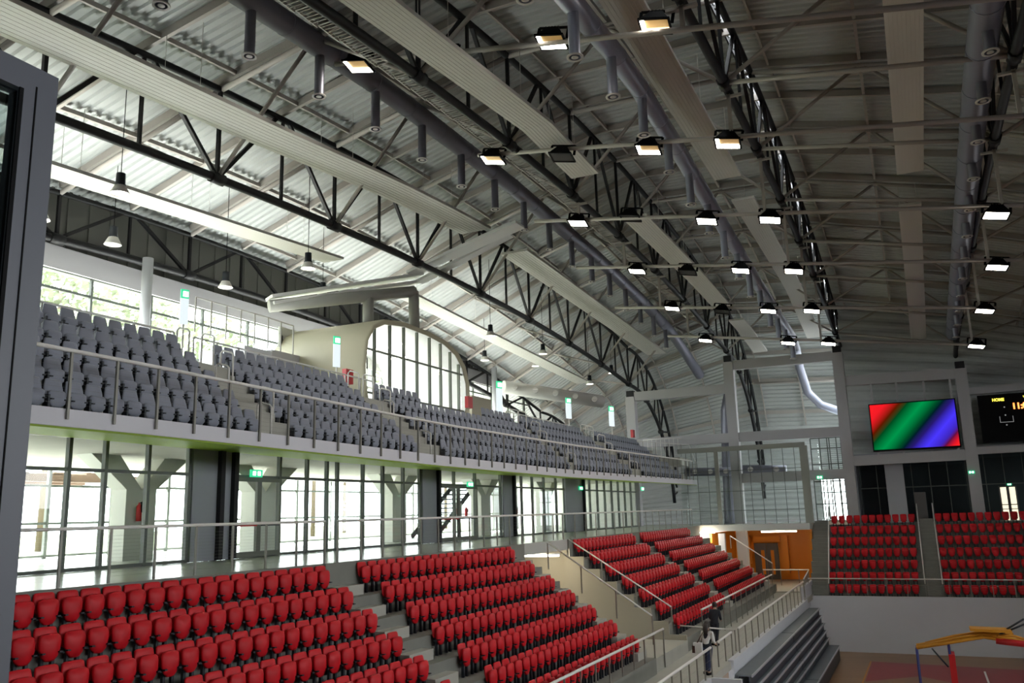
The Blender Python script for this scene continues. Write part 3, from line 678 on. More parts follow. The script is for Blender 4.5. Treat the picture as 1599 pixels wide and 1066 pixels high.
o = bpy.data.objects.new('display', me); COL.objects.link(o); o.parent = t; o.location = (0, -.04, 1.66)
mb = MB()
for x in (-2.6, -.9, .9, 2.6): mb.box(x-.07, x+.07, 67.86, 68.0, 2.9, 8.7)
mb.build('mounting_post', COLM, t)
# scoreboard
t = thing('scoreboard', 'black scoreboard showing red clock digits and yellow team captions', 'scoreboard', (7.6, 67.6, 3.95))
MB().box(4.15, 11, 67.5, 67.8, 3.98, 7.25).build('board', BLACK, t)
def text(s, name, x, z, size, m, w=1.0, parent=t):
    c = bpy.data.curves.new(name, 'FONT'); c.body = s; c.size = size; c.extrude = .01; c.offset = .012*size/.3; c.materials.append(m); c.align_x = 'LEFT'
    o = bpy.data.objects.new(name, c); COL.objects.link(o); o.parent = parent; o.location = Vector((x, 67.46, z))-parent.location; o.rotation_euler = (pi/2, 0, 0); o.scale = (w, 1, 1)
    bpy.context.view_layer.update(); me = bpy.data.meshes.new_from_object(o.evaluated_get(bpy.context.evaluated_depsgraph_get()))
    q = bpy.data.objects.new(name, me); COL.objects.link(q); q.parent = parent; q.location = o.location; q.rotation_euler = o.rotation_euler; q.scale = o.scale; bpy.data.objects.remove(o); q.name = name; return q
ey = emis('caption_yellow', (1, .85, .05), 1.6); er = emis('clock_amber', (1, .22, .03), 3.5)
text('HOME', 'caption_home', 5.02, 6.78, .27, ey, .95); text('VISITOR', 'caption_visitor', 6.9, 6.84, .27, ey, .95)
text('11:05', 'clock_digits', 6.15, 6.18, .56, er, .95)
wd = emis('dim_marks', (.7, .7, .7), .35)
mb = MB()
for x in (5.33, 6.12): mb.box(x, x+.03, 67.47, 67.49, 5.3, 5.72)
mb.box(5.33, 6.15, 67.47, 67.49, 5.3, 5.33)
for x, z in ((5.7, 5.75), (5.7, 5.08), (5.7, 6.3)): mb.box(x-.04, x+.04, 67.47, 67.49, z, z+.08)
mb.build('score_marks', wd, t)
# corridor wall behind the end stand
t = thing('glazed_partition', 'dark glazed partition behind the end stand seats', 'glass partition', (3.5, 71, -1.3))
mb = MB()
for k in range(14): x = -4.2+1.2*k; mb.box(x-.03, x+.03, 70.97, 71.03, -1.3, 3.6)
for z in (-1.25, 1.25, 3.55): mb.box(-4.2, 11.4, 70.96, 71.04, z-.04, z+.04)
mb.build('partition_frame', MULL, t); MB().box(-4.2, 11.4, 70.99, 71.0, -1.3, 3.6).build('pane', GLASSD, t)
struct(MB().box(-4.3, 12, 73.9, 74.0, -1.1, 3.6).box(-4.42, -4.3, 69, 74, -1.3, 3.6).build('wall_corridor', PANELG), 'grey back wall of the corridor')
struct(MB().box(-4.3, 12, 68.6, 74, 3.55, 3.7).box(-4.3, 12, 68.6, 74, -1.6, -1.3).build('ceiling_corridor', PANELG))
a = at(1385, 765, Y=70.4); b = at(1414, 765, Y=70.4)
struct(MB().box(a.x, b.x, 70.2, 70.8, -1.3, 3.5).build('pillar', CONCW), 'white pillar behind the end stand')
a = at(1560, 760, Y=70.9); b = at(1592, 803, Y=70.9)
t = thing('lit_door', 'lit double door with glass behind the right end stand seats', 'door', ((a.x+b.x)/2, 70.9, -1.3))
MB().box(a.x, b.x, 70.93, 70.96, -1.3, a.z).build('door_panel', WARMW, t)
mb = MB()
for f in (0, .46, .54, 1): x = a.x+(b.x-a.x)*f; mb.box(x-.05, x+.05, 70.85, 70.92, -1.3, a.z+.05)
mb.box(a.x, b.x, 70.85, 70.92, a.z-.03, a.z+.06).box(a.x, b.x, 70.85, 70.92, -.25, -.19).box(a.x, b.x, 70.85, 70.92, -.55, -.5).build('door_frame', BROWND, t)
a = at(1427, 765, Y=70.9)
one(MB().box(a.x, a.x+.75, 70.85, 70.95, -1.3, .85), 'corridor_door', BROWND, 'dark closed door beside the white pillar', 'door')
def exitsign(p, w, h, ax, label, m=SIGNL):
    p = Vector(p); t = thing('exit_sign', label, 'exit sign', p, 0, 'lit green exit signs')
    d = Vector((w/2, .03, h/2)) if ax == 'x' else Vector((.03, w/2, h/2))
    MB().box(p.x-d.x, p.x+d.x, p.y-d.y, p.y+d.y, p.z-d.z, p.z+d.z).build('sign_box', SIGNG, t)
    e = Vector((0, -.04, 0)) if ax == 'x' else Vector((.04, 0, 0)); q = p+e; s = w*.09
    mb = MB()
    for f in (-.22, .2):
        c = q+(Vector((w*f, 0, 0)) if ax == 'x' else Vector((0, w*f, 0))); k = Vector((w*.12, .005, h*.28)) if ax == 'x' else Vector((.005, w*.12, h*.28))
        mb.box(c.x-k.x, c.x+k.x, c.y-k.y, c.y+k.y, c.z-k.z, c.z+k.z)
    mb.build('pictogram', m, t)
exitsign(at(1517, 737, Y=67.5), .42, .2, 'x', 'lit exit sign on the column right of the video screen')
exitsign(at(1280, 745, Y=67.5), .45, .24, 'x', 'lit exit sign on the beam left of the video screen')
exitsign(at(1576, 756, Y=70.7), .3, .14, 'x', 'small lit sign above the lit double door'); 
# glass door left of the screen column
t = thing('glazed_door', 'tall glazed door between the end stand stairs and the column', 'door', (-6.2, 70.5, -1.1))
a, b = at(1270, 740, Y=70.5), at(1318, 740, Y=70.5); mb = MB()
for f in (0, .3, .55, .62, .85, 1): x = a.x+(b.x-a.x)*f; mb.box(x-.04, x+.04, 70.45, 70.55, -1.1, 5.2)
for z in (-1.05, 1.9, .2, 3.2, 4.4, 5.2): mb.box(a.x, b.x, 70.45, 70.55, z-.04, z+.04)
mb.build('door_frame', MULL, t); MB().box(a.x, b.x, 70.49, 70.51, -1.1, 5.2).build('pane', GLASS, t)
# orange lobby below the platform
struct(MB().box(-14.5, -7.5, 73.4, 73.6, -5.7, -1.7).build('wall_lobby_back', ORANGE), 'orange back wall of the recess under the platform')
struct(MB().box(-14.6, -14.4, 64.9, 73.4, -5.7, -1.7).box(-7.7, -7.5, 66, 73.4, -5.7, -1.7).build('wall_lobby_side', ORANGE))
struct(MB().box(-14.5, -7.5, 63, 73.5, -5.75, -5.6).build('floor_lobby', CONCL))
def mk(px0, px1, py0, py1, y, d, name, m, label, cat):
    a, b = at(px0, py0, Y=y), at(px1, py1, Y=y); return one(MB().box(a.x, b.x, y, y+d, b.z, a.z), name, m, label, cat)
mk(1162, 1173, 836, 880, 72.4, .5, 'orange_pillar', ORANGE, 'orange pillar left of the double doors', 'pillar')
mk(1221, 1234, 836, 895, 72.4, .5, 'orange_pillar', ORANGE, 'orange pillar right of the double doors', 'pillar')
mk(1176, 1218, 837, 846, 72.6, .3, 'orange_lintel', ORANGE, 'orange panel above the double doors', 'panel')
t = thing('double_door', 'dark double doors with tall orange panes in the orange recess', 'door', (-11, 73.2, -5.6))
a, b = at(1177, 848, Y=73.2), at(1218, 890, Y=73.2)
MB().box(a.x, (a.x+b.x)/2-.02, 73.2, 73.35, -5.6, a.z).box((a.x+b.x)/2+.02, b.x, 73.2, 73.35, -5.6, a.z).build('door_leaf', BROWND, t)
for px in (1191, 1206):
    p = at(px, 860, Y=73.2); MB().box(p.x-.13, p.x+.13, 73.15, 73.2, -5.2, a.z-.55).build('door_pane', ORANGE, t)
tubelight(at(1216, 829.5, Y=66.5), 2.6, 'x', 'long lit strip light over the orange recess'); tubelight(at(1102, 831, Y=64.4), 1.4, 'x', 'shorter lit strip light at the end of the red seats')
railing('railing', 'low railing in front of the orange recess', [(-11.2, 66.5, -4.4), (-8.0, 66.5, -4.4), (-7.4, 58.5, -4.45)], 1.1, 1.3, .04)
a = at(1140, 836, Y=64.9); b = at(1206, 879, Y=64.9)
railing('stair_railing', 'sloping handrail at the far end of the red seats', [a, b], .9, 2.5, .035)
one(MB().box(-13.95, -13.5, 64.95, 65.35, -5.6, -1.72), 'platform_post', COLM, 'grey post carrying the platform over the orange recess', 'post')
# glass screen on the platform
t = thing('glass_screen', 'tall glass screen with grey frame on the platform over the recess', 'glass screen', (-11.8, 65.1, -1.1))
MB().box(-16.6, -7.3, 65.0, 65.25, 4.25, 4.6).box(-7.7, -7.15, 64.95, 65.3, -1.1, 4.35).box(-13.85, -13.55, 65.0, 65.25, -1.1, 4.3).build('screen_frame', mat('screen_frame_paint', (.24, .25, .22), .5), t)
mb = MB()
for x in (-16, -15.2, -14.4, -12.9, -12.1, -11.3, -10.5, -9.7, -8.9, -8.1): mb.box(x-.02, x+.02, 65.1, 65.15, -1.1, 4.3)
for z in (-.1, 1.3, 2.8): mb.box(-16.5, -7.6, 65.1, 65.15, z-.02, z+.02)
mb.build('mullion', MULL, t); MB().box(-16.5, -7.6, 65.12, 65.13, -1.1, 4.3).build('pane', GLASS, t)
def hduct(a, b, r, n, label, y):
    a, b = Vector(a), Vector(b)
    t = thing('ventilation_duct', label, 'air duct', a, 0, 'horizontal ducts with ball nozzles')
    MB().tube([a, b], r, 14).build('duct_pipe', PALEW if n == 5 else DUCTM, t)
    for k in range(n):
        p = a.lerp(b, (k+.5)/n)+Vector((r*.6, -r*.8, 0))
        MB().tube([p, p+Vector((.12, -.28, 0))], .19, 12).lathe([(.0, 0), (.1, .0), (.19, .02)], p+Vector((.12, -.3, 0)), 12).build('ball_nozzle', NOZ, t)
hduct(at(1148, 733, Y=69.5), at(1228, 733, Y=69.5), .36, 2, 'grey duct with two ball nozzles behind the glass screen', 69.5)
hduct(at(1070, 737, Y=69.5), at(1142, 736, Y=69.5), .34, 3, 'grey duct with ball nozzles beside the end column', 69.5)
hduct(at(786, 604, X=-25), at(940, 627, X=-20), .45, 5, 'long grey duct with ball nozzles behind the far grey seats', 0)
a = at(1140, 615, Y=72); MB_ = MB().tube([at(1142, 600, Y=71), at(1134, 640, Y=71), at(1136, 720, Y=71), at(1140, 806, Y=71), (at(1140, 806, Y=71).x, 71, -1.1)], .45, 14)
one(MB_, 'vertical_duct', DUCTM, 'grey vertical duct running down behind the end column', 'air duct')
# ------------------------------------------------------------------ upper tier
def upper_prism(poly, ya, yb, name, m, ny=8, vary=None):
    mb = MB(); rows = []
    for k in range(ny+1):
        y = ya+(yb-ya)*k/ny; rows.append([(x, y, z+sag(y)) for x, z in poly])
    mb.grid(rows, False, True)
    for r in (rows[0], rows[-1]): n = len(mb.v); mb.v += [Vector(p) for p in r]; mb.f.append(tuple(range(n, n+len(r)))); mb.sm.append(False)
    return mb.build(name, m)
poly = [(-15.62, 1.98), (-15.62, 2.34), (-15.75, 2.34), (-15.75, UZ)]
for i in range(5): poly += [(UX-.12-.8*i-(.0), UZ+.63*i)] + ([(UX-.12-.8*i, UZ+.63*(i+1))] if i < 4 else [])
poly += [(-20.3, UZ+.63*4), (-20.3, 4.9), (-29.9, 4.9), (-29.9, 2.36), (-17.2, 2.36)]
struct(upper_prism(poly, 5, 66.5, 'floor_balcony', CONCL, 14), 'stepped concrete floor of the grey seat balcony')
struct(upper_prism([(-15.60, 2.0), (-15.60, 2.36), (-15.64, 2.36), (-15.64, 2.0)], 5, 66.5, 'trim_fascia', FASC, 14), 'pale grey front edge of the balcony')
struct(upper_prism([(-15.61, 1.95), (-15.61, 1.99), (-17.2, 2.35), (-19.85, 2.35), (-19.85, 2.31), (-17.2, 2.31)], 5, 66.5, 'trim_soffit', GREEN, 14), 'green painted underside of the balcony edge')
ysU = [11.6-1.13*2+1.13*k for k in range(50)]
ptsU = [(-15.56, y, 3.55+sag(y)+lerp([(10, .02), (26, -.06), (41, .04), (55, .15), (65, .2)], y)) for y in fr(8.5, 65.3, 24)]
railing('balcony_railing', 'long pale railing along the front of the grey seat balcony', ptsU, 1.3, 1.135, .045, wires=10, pr=.026, below=.12, wz=(.15, .9))
for q, (yc, n) in enumerate([(19.2, 5), (27.85, 5), (42.6, 5), (53.4, 5)]):
    mb = MB()
    for i in range(5):
        z = UZ+.63*i+sag(yc); x = UX-.12-.8*i
        if i < 4: mb.box(x, x+.4, yc-.62, yc+.62, z, z+.315) if i else None
        if i: mb.box(x+.02, x+.4, yc-.62, yc+.62, z-.63, z-.315)
    one(mb, 'aisle_stair', CONCL, ['concrete stairs between the two nearest grey blocks', 'concrete stairs left of the grey block below the press box', 'concrete stairs right of the grey block below the press box', 'concrete stairs before the farthest grey block'][q], 'stairs', 'concrete balcony stairs')
    for i in range(5):
        for sd in (-.55, .45):
            if (i+(sd > 0)) % 2 and i != 4: continue
            z = UZ+.63*i+sag(yc); x = UX-.8*i+.35; y = yc+sd
            p = [(x, y, z), (x, y, z+.95), (x-.07, y, z+1.02), (x-.42, y, z+1.12), (x-.5, y, z+1.05), (x-.5, y, z+.02)]
            o = one(MB().tube(p, .028, 8), 'stair_hoop', RAILM, f"pale hoop handrail, {['near', 'far'][sd > 0]} side of step row {['one', 'two', 'three', 'four', 'five'][i]}, {['1st', '2nd', '3rd', '4th'][q]} balcony stairs from the camera", 'handrail', 'hoop handrails on the balcony stairs')
railing('railing', 'railing behind the back row of the nearest grey seats', [(-20.1, 10, 5.78), (-20.1, 18.8, 5.76)], 1.0, 1.5, .035)
railing('railing', 'railing above the back row before the press box', [(-20.1, 19.6, 5.75), (-20.1, 29.5, 5.6)], .95, 1.0, .03)
railing('railing', 'railing above the back row beyond the press box', [(-20.1, 42.2, 5.6), (-20.1, 51.8, 5.55)], .95, 1.0, .03)
railing('railing', 'railing at the far end of the balcony', [(-20.1, 53.6, 5.6), (-20.1, 66, 5.5), (-16, 66.4, 5.0), (-15.6, 66.4, 3.7)], .95, 1.0, .03)
t = thing('balcony_landing', 'small railed landing hanging at the far end of the balcony', 'landing', (-18.5, 68, 4.0))
MB().box(-19.8, -16.8, 66.5, 69.5, 3.5, 4.1).build('landing_slab', CONCL, t)
mb = MB().tube([(-19.7, 66.6, 5.6), (-16.9, 66.6, 5.6), (-16.9, 69.4, 5.6)], .04, 6)
for k in range(9): mb.beam((-19.7+.35*k, 66.6, 4.1), (-19.7+.35*k, 66.6, 5.6), .03)
mb.build('landing_railing', RAILM, t)
struct(upper_prism([(-20.32, 4.91), (-20.32, 4.93), (-28.9, 4.93), (-28.9, 4.91)], 5, 66.4, 'floor_bounce', mat('bounce_pale', (.66, .67, .66), .4), 14), 'pale floor layer added behind the grey seats to bounce daylight')  # thin pale sheet added to bounce daylight onto the roof deck
# exit banners on poles
for px, py0, py1, lab in ((526, 525, 573, 'white exit banner with green top in front of the press box shell'), (289, 452, 507, 'white exit banner with green top above the first balcony stairs'), (779, 595, 655, 'white exit banner with green top right of the press box'), (887, 621, 653, 'white exit banner with green top over the fourth grey block'), (954, 634, 665, 'white exit banner with green top over the farthest grey block')):
    a, b = at(px, py0, X=-20.6), at(px, py1, X=-20.6)
    w = 12*a.length/F_PX/2; hd = .26*(a.z-b.z) if a.z-b.z < 1.6 else .4
    t = thing('exit_banner', lab, 'sign', (a.x, a.y, b.z), 0, 'tall exit banners')
    dv_ = Vector((.35, .94, 0))
    def plate(z0, z1, off=0, ww=w): p = Vector((a.x+off, a.y, 0)); return MB().beam(p-dv_*ww+Vector((0, 0, (z0+z1)/2)), p+dv_*ww+Vector((0, 0, (z0+z1)/2)), .05, z1-z0)
    plate(b.z, a.z-hd).build('banner_panel', SIGNW, t); plate(a.z-hd, a.z).build('banner_header', SIGNG, t)
    plate(a.z-hd*.8, a.z-hd*.25, .04, w*.6).build('pictogram', SIGNL, t)
    MB().tube([(a.x, a.y, 4.9+sag(a.y)), (a.x, a.y, b.z)], .03, 6).build('banner_pole', RAILM, t)
# press box
t = thing('press_box', 'cream rounded press box with curved glazed front on the balcony', 'press box', (-23.5, 35.5, 4.7))
out = [(31.05, 4.6), (30.72, 5.6), (30.62, 6.6), (30.85, 7.8), (31.4, 8.55), (32.3, 8.98), (34.0, 9.2), (36.2, 9.15), (38.0, 8.95), (39.2, 8.55), (40.0, 7.9), (40.4, 7.0), (40.45, 6.0), (40.2, 5.0), (40.1, 4.6)]
cy_, cz_ = 35.5, 6.9
inn = [(cy_+(y-cy_)*.958, cz_+(z-cz_)*.9) for y, z in out]
mb = MB(); rows = [[(x, y, z) for y, z in o] for x, o in ((-26.6, inn), (-26.6, out), (-21.5, out), (-21.35, [(cy_+(y-cy_)*.985, cz_+(z-cz_)*.97) for y, z in out]), (-21.5, inn))]
mb.grid(rows, False); [mb.sm.__setitem__(k, True) for k in range(len(mb.sm))]
mb.build('shell', BEIGE, t)
lin = MB().grid([[(x, cy_+(y-cy_)*.999, cz_+(z-cz_)*.998) for y, z in inn] for x in (-26.6, -21.52)], False); lin.build('lining', WHITE, t)
mb = MB()
for y in (31.2, 33.5, 35.8, 38.1, 40.0): mb.box(-26.5, -26.4, y-.06, y+.06, 4.7, 8.6)
mb.box(-26.5, -26.4, 31, 40.2, 6.9, 7.05).box(-26.5, -26.4, 31, 40.2, 8.0, 9.0).build('back_frame', LOBBYW, t)
MB().box(-26.5, -21.5, 31, 40.2, 4.62, 4.7).build('box_floor', FLOORL, t)
mb = MB()
def ztopbox(y):
    for (a, b), (c, d) in zip(inn, inn[1:]):
        if a <= y <= c and b > 6.5: return b+(d-b)*(y-a)/(c-a)
    return 7.0
ym = [31.75, 33.0, 34.2, 35.4, 36.6, 37.7, 38.7, 39.6]
for y in ym: mb.box(-21.68, -21.55, y-.05, y+.05, 4.7, ztopbox(y))
for z in (5.5, 7.45): mb.box(-21.66, -21.57, 30.95, 40.2, z-.04, z+.04)
mb.build('window_frame', mat('press_box_mullion', (.13, .15, .12), .5), t)
g_ = MB(); g_.v = [Vector((-21.6, y, z)) for y, z in inn]; g_.f = [tuple(range(len(inn)))]; g_.sm = [False]; g_.build('pane', GLASS, t)
for k, (y, z) in enumerate(((33.5, 8.3), (35.5, 8.35), (37.5, 8.2))): MB().box(-24.6, -23.4, y-.08, y+.08, z, z+.06).build('ceiling_light', TUBE, t)
MB().box(-23.2, -22.3, 32, 39.6, 5.35, 5.42).build('desk', LOBBYW, t)
for y in (33.5, 35.5, 37.5):
    ld = bpy.data.lights.new('box_glow', 'POINT'); ld.energy = 38; ld.color = (1, .97, .9); ld.shadow_soft_size = .3
    lo = bpy.data.objects.new('box_glow', ld); COL.objects.link(lo); lo.location = (-24, y, 8.0)
drop = []
tt = thing('ventilation_duct', 'grey duct frame dropping onto the press box roof', 'air duct', (-24, 33, 9))
pA, pB, pC, pD = at(575, 500, X=-23.6), at(575, 462, X=-23.6), at(646, 455, X=-22.6), at(647, 505, X=-22.6)
MB().tube([at(420, 478, X=-26.5), pB, pC], .3, 12).build('duct_pipe', mat('duct_grey', (.34, .34, .32), .5), tt)
for p, q in ((pB, pA), (pC, pD)): MB().tube([p, q-Vector((0, 0, .3))], .27, 12).build('drop_pipe', MATS['duct_grey'], tt)
# raised catwalk of trays crossing behind the nearest panel
tt = thing('catwalk', 'pale catwalk of long trays crossing under the roof to the press box', 'catwalk', (-21, 38, 11))
for k, (p, q) in enumerate([((420, 465), (655, 430)), ((425, 474), (655, 440)), ((640, 428), (800, 352)), ((655, 440), (798, 366)), ((700, 400), (812, 350))]):
    xa, xb = [(-26.5, -22.5), (-26.3, -22.4), (-22.6, -17.2), (-22.3, -17.2), (-20, -16)][k]
    MB().beam(at(*p, X=xa), at(*q, X=xb), .95 if k % 2 == 0 else .6, .14).build('tray', WHITE, tt)
# back wall of the balcony: windows, beam, column
t = thing('window_1', 'x', 'window'); del t['label']; del t['category']; struct(t, 'bright glazed back wall of the balcony'); t.location = (-29.45, 30, 4.9)
mb = MB(); ywin = [14.2+3.0*k for k in range(18)]
for y in ywin: mb.box(-29.53, -29.4, y-.05, y+.05, 4.9, 9.9)
for z in (5.0, 7.4, 9.1, 9.85): mb.box(-29.51, -29.42, 8, 66, z-.05, z+.05)
mb.build('window_frame', MULL, t); MB().box(-29.47, -29.45, 8, 66, 4.9, 9.9).build('pane', GLASS, t)
struct(MB().box(-29.85, -29.3, 5, 66.5, 9.85, 10.75).build('wall_back', COLM), 'grey band above the back windows')
mb = MB()
for k in range(125): mb.box(-29.95, -29.6-.06*(k % 2), 4+.5*k, 4.5+.5*k, 10.75, 14.5)
struct(mb.build('wall_back_upper', mat('dark_cladding', (.12, .12, .105), .7)), 'dark ribbed cladding behind the back-wall truss')
struct(MB().box(-30, -20.1, 64.85, 65.0, -1.1, 2.36).build('wall_lobby_end', LOBBYW))
for y, lab in ((24.9, 'round white column by the back windows'), (41.2, 'round white column behind the press box'), (57.5, 'round white column at the far back windows')):
    struct(MB().tube([(-28.3, y, 4.9), (-28.3, y, 11.0)], .22, 14).build('column', CONCW), lab)
struct(MB().box(-27.5, -25.0, 27.2, 28.9, 4.9, 7.3).box(-27.5, -26.8, 28.9, 33, 4.9, 7.3).build('wall_cabin', CONCW), 'white partition left of the press box')
struct(MB().box(-25.4, -25.0, 28.9, 31, 6.6, 7.4).build('wall_cabin_band', COLM))
railing('railing', 'pale railing on top of the white partition', [(-25.1, 24.5, 8.8), (-25.1, 28.8, 8.8), (-25.1, 30.4, 8.75)], 1.4, .8, .03, 4)
a, b = at(797, 622, X=-24), at(845, 640, X=-24)
struct(MB().box(-26.4, -24, 45.6, 48.2, 4.9, 7.2).build('wall_kiosk', BEIGEW), 'cream partition beside the far banner')
for px, py, lab in ((571-28, 588, 'red box on the balcony beside the press box'), (732, 628, 'red box at the right end of the press box'), (988, 677, 'red panel at the far end of the balcony')):
    p = at(px, py, X=-20.0 if px > 900 else -20.9); one(MB().box(p.x-.1, p.x+.1, p.y-.25, p.y+.25, p.z-.3, p.z+.3), 'red_box', REDP, lab, 'box')
struct(MB().box(-30.3, -29.9, -4.2, 5, -1.6, 14).build('wall_near', CONCW))
struct(MB().box(-29.85, -29.3, 5.0, 8, 4.9, 9.85).build('wall_near_back', CONCW))
# ------------------------------------------------------------------ concourse glazing and lobby
def glazing(name, label, X, ys, zs, z0, z1, ya, yb, w=.05, solid=()):
    t = bpy.data.objects.new(name, None); COL.objects.link(t); t.location = (X, ya, z0); struct(t, label)
    mb = MB()
    for y in ys: mb.box(X-.07, X+.07, y-w, y+w, z0, z1)
    for z in zs: mb.box(X-.05, X+.05, ya, yb, z-.045, z+.045)
    mb.build('window_frame', MULL, t); MB().box(X-.012, X+.012, ya, yb, z0, z1).build('pane', GLASS, t)
    return t
my = [9.7, 11.1, 12.6, 14.02, 15.44, 16.56, 18.01, 19.54, 20.66, 21.35, 23.65, 25.14, 26.29, 26.93, 28.6, 30.0, 31.54, 32.89, 34.33, 36.0, 38.13, 41.01, 42.33, 43.65, 45.12, 46.78, 48.63, 49.97, 51.49, 52.97, 54.5, 56, 57.5, 59, 60.5, 62, 63.5]
glazing('window_2', 'glazed wall between concourse and bright lobby', -20, my, (-1.05, 1.5), -1.1, 2.32, 5, 64.8)
for ya, yb, lab in ((19.6, 21.3, 'grey closed panel in the concourse glazing left of the glazed doors'), (32.95, 34.25, 'grey closed panel in the concourse glazing behind the middle red block'), (41.1, 42.3, 'grey closed panel in the concourse glazing near the gangway slot'), (49.9, 52.9, 'grey closed panel in the concourse glazing behind the far red seats')):
    p_ = one(MB().box(-19.94, -19.86, ya, yb, -1.08, 2.28), 'wall_panel', PANELG, lab, 'panel', 'grey closed panels in the concourse glazing')
    for ye in ((yb, (ya*.35+yb*.65)) if ya < 20 else (yb,)): q_ = MB().box(-19.95, -19.7, ye-.1, ye+.08, -1.08, 2.28).build('edge_post', BLACKST, p_)
for ya, yb, lab in ((21.42, 23.6, 'glazed double door in the concourse glazing with a lit exit sign above'), (34.4, 38.1, 'glazed double door in the concourse glazing near the notice board')):
    t = thing('glazed_door', lab, 'door', (-19.9, (ya+yb)/2, -1.1), 0, 'glazed concourse doors'); ymid = (ya+yb)/2
    for a, b in ((ya, ymid), (ymid, yb)):
        f = MB().box(-19.93, -19.83, a, a+.1, -1.08, 1.45).box(-19.93, -19.83, b-.1, b, -1.08, 1.45).box(-19.93, -19.83, a+.1, b-.1, 1.33, 1.45).box(-19.93, -19.83, a+.1, b-.1, -1.08, -.9).build('door_leaf', mat('door_frame_green', (.13, .14, .115), .5) if 'door_frame_green' not in MATS else MATS['door_frame_green'], t)
        MB().box(-19.9, -19.8, a+.12, b-.12, -.1, -.05).build('push_bar', REDP if a == ya else DARK, f)
exitsign(at(400, 739, X=-19.8), .55, .24, 'y', 'lit exit sign above the glazed double door in the concourse')
exitsign(at(734, 756, X=-19.8), .6, .24, 'y', 'lit exit sign above the door near the notice board'); exitsign(at(907, 762, X=-19.8), .6, .24, 'y', 'lit exit sign in the far concourse glazing'); exitsign(at(1003, 763, X=-19.8), .7, .3, 'y', 'green exit sign at the end of the concourse')
glazing('window_3', 'bright outer glass wall of the lobby', -30, [5+2.9*k for k in range(21)], (-1.0, .2, 1.6), -1.1, 2.32, 5, 64.8, .06)
struct(MB().box(-30.2, -7.5, 74, 74.2, -9, -1).build('wall_end_low', CONCW))
for k, (y, lab) in enumerate(((21.1, 'white branching column behind the near concourse glazing'), (27.2, 'white branching column behind the concourse doors'), (37.0, 'white branching column behind the middle red block'), (46.5, 'white branching column behind the gangway slot'), (56, 'white branching column far along the lobby'))):
    t = thing('branching_column', lab, 'column', (-24, y, -1.1), 0, 'white branching columns in the lobby')
    MB().box(-24.35, -23.65, y-.62, y+.62, -1.1, 1.2).build('shaft', LOBBYW, t)
    for s in (-1, 1): MB().hexa([(-24.35, y-.0 if s > 0 else y-.62, 1.2), (-23.65, y-.0 if s > 0 else y-.62, 1.2), (-23.65, y+.62 if s > 0 else y+.0, 1.2), (-24.35, y+.62 if s > 0 else y+.0, 1.2), (-24.35, y+s*1.5-.55, 2.32), (-23.65, y+s*1.5-.55, 2.32), (-23.65, y+s*1.5+.55, 2.32), (-24.35, y+s*1.5+.55, 2.32)]).build('branch', LOBBYW, t)
def extinguisher(px, py, X, lab):
    p = at(px, py, X=X); t = thing('fire_extinguisher', lab, 'fire extinguisher', p, 0, 'red fire extinguishers in the lobby')
    MB().lathe([(0, -.28), (.09, -.28), (.09, .2), (.04, .27), (.03, .33), (0, .33)], p, 12).build('cylinder', REDP, t); MB().tube([p+Vector((0, 0, .3)), p+Vector((.1, 0, .34)), p+Vector((.12, 0, 0))], .02, 6).build('hose', BLACK, t)
extinguisher(217, 800, -23.5, 'red fire extinguisher on the nearest white lobby column'); extinguisher(728, 800, -23.2, 'red fire extinguisher beside the notice board'); extinguisher(806, 799, -23.2, 'red fire extinguisher on the lobby column near the stairs')
p = at(715, 798, X=-23.2); t = thing('notice_board', 'white notice board with red emblem in the lobby', 'notice board', p)
MB().box(p.x-.03, p.x+.03, p.y-.42, p.y+.42, p.z-.42, p.z+.42).build('board', WHITE, t); MB().box(p.x+.03, p.x+.04, p.y-.22, p.y+.22, p.z-.15, p.z+.15).build('emblem', REDP, t)
t = thing('lobby_stair', 'dark perforated staircase behind the concourse glazing', 'stairs', (-26, 47, -1.1))
for k in range(9):
    MB().box(-26.8, -25.2, 44.6+.42*k, 45.0+.42*k, -.3+.27*k, -.22+.27*k).build('tread', DARK, t)
MB().beam((-25.2, 43.2, -1.05), (-25.2, 48.4, 2.1), .06, .3).beam((-26.8, 43.2, -1.05), (-26.8, 48.4, 2.1), .06, .3).build('stringer', DARK, t)
p = at(60, 700, X=-26); t = thing('canopy', 'dark slatted canopy outside the nearest lobby windows', 'canopy', (-33, 23, 2))
mb = MB()
for k in range(7): mb.box(-34.5, -30.6, 17+1.5*k, 17.5+1.5*k, 1.95+.03*k, 2.05+.03*k)
mb.box(-34.6, -34.4, 16.5, 27.5, 1.9, 2.2).box(-30.8, -30.6, 16.5, 27.5, 1.8, 2.1).build('slats', mat('canopy_wood', (.09, .05, .03), .7), t)
# ------------------------------------------------------------------ anthracite glazed door leaf beside the camera
t = thing('door_leaf', 'tall anthracite glazed door leaf standing beside the camera', 'door', (-3.72, 1.7, -1.1))
XD = -3.72
MB().box(XD-.05, XD+.05, 2.44, 2.62, -1.1, 2.2).box(XD-.05, XD+.05, .6, 2.44, 2.06, 2.2).box(XD-.05, XD+.05, .6, .75, -1.1, 2.06).box(XD-.05, XD+.05, .75, 2.44, -1.1, -.9).build('leaf_frame', DOORG, t)
MB().box(XD+.05, XD+.054, 2.505, 2.512, -1.1, 2.1).box(XD+.05, XD+.06, 2.42, 2.44, -.9, 2.06).build('glazing_bead', BLACK, t)
MB().box(XD-.01, XD+.01, .75, 2.44, -.9, 2.06).build('pane', GLASSD, t)
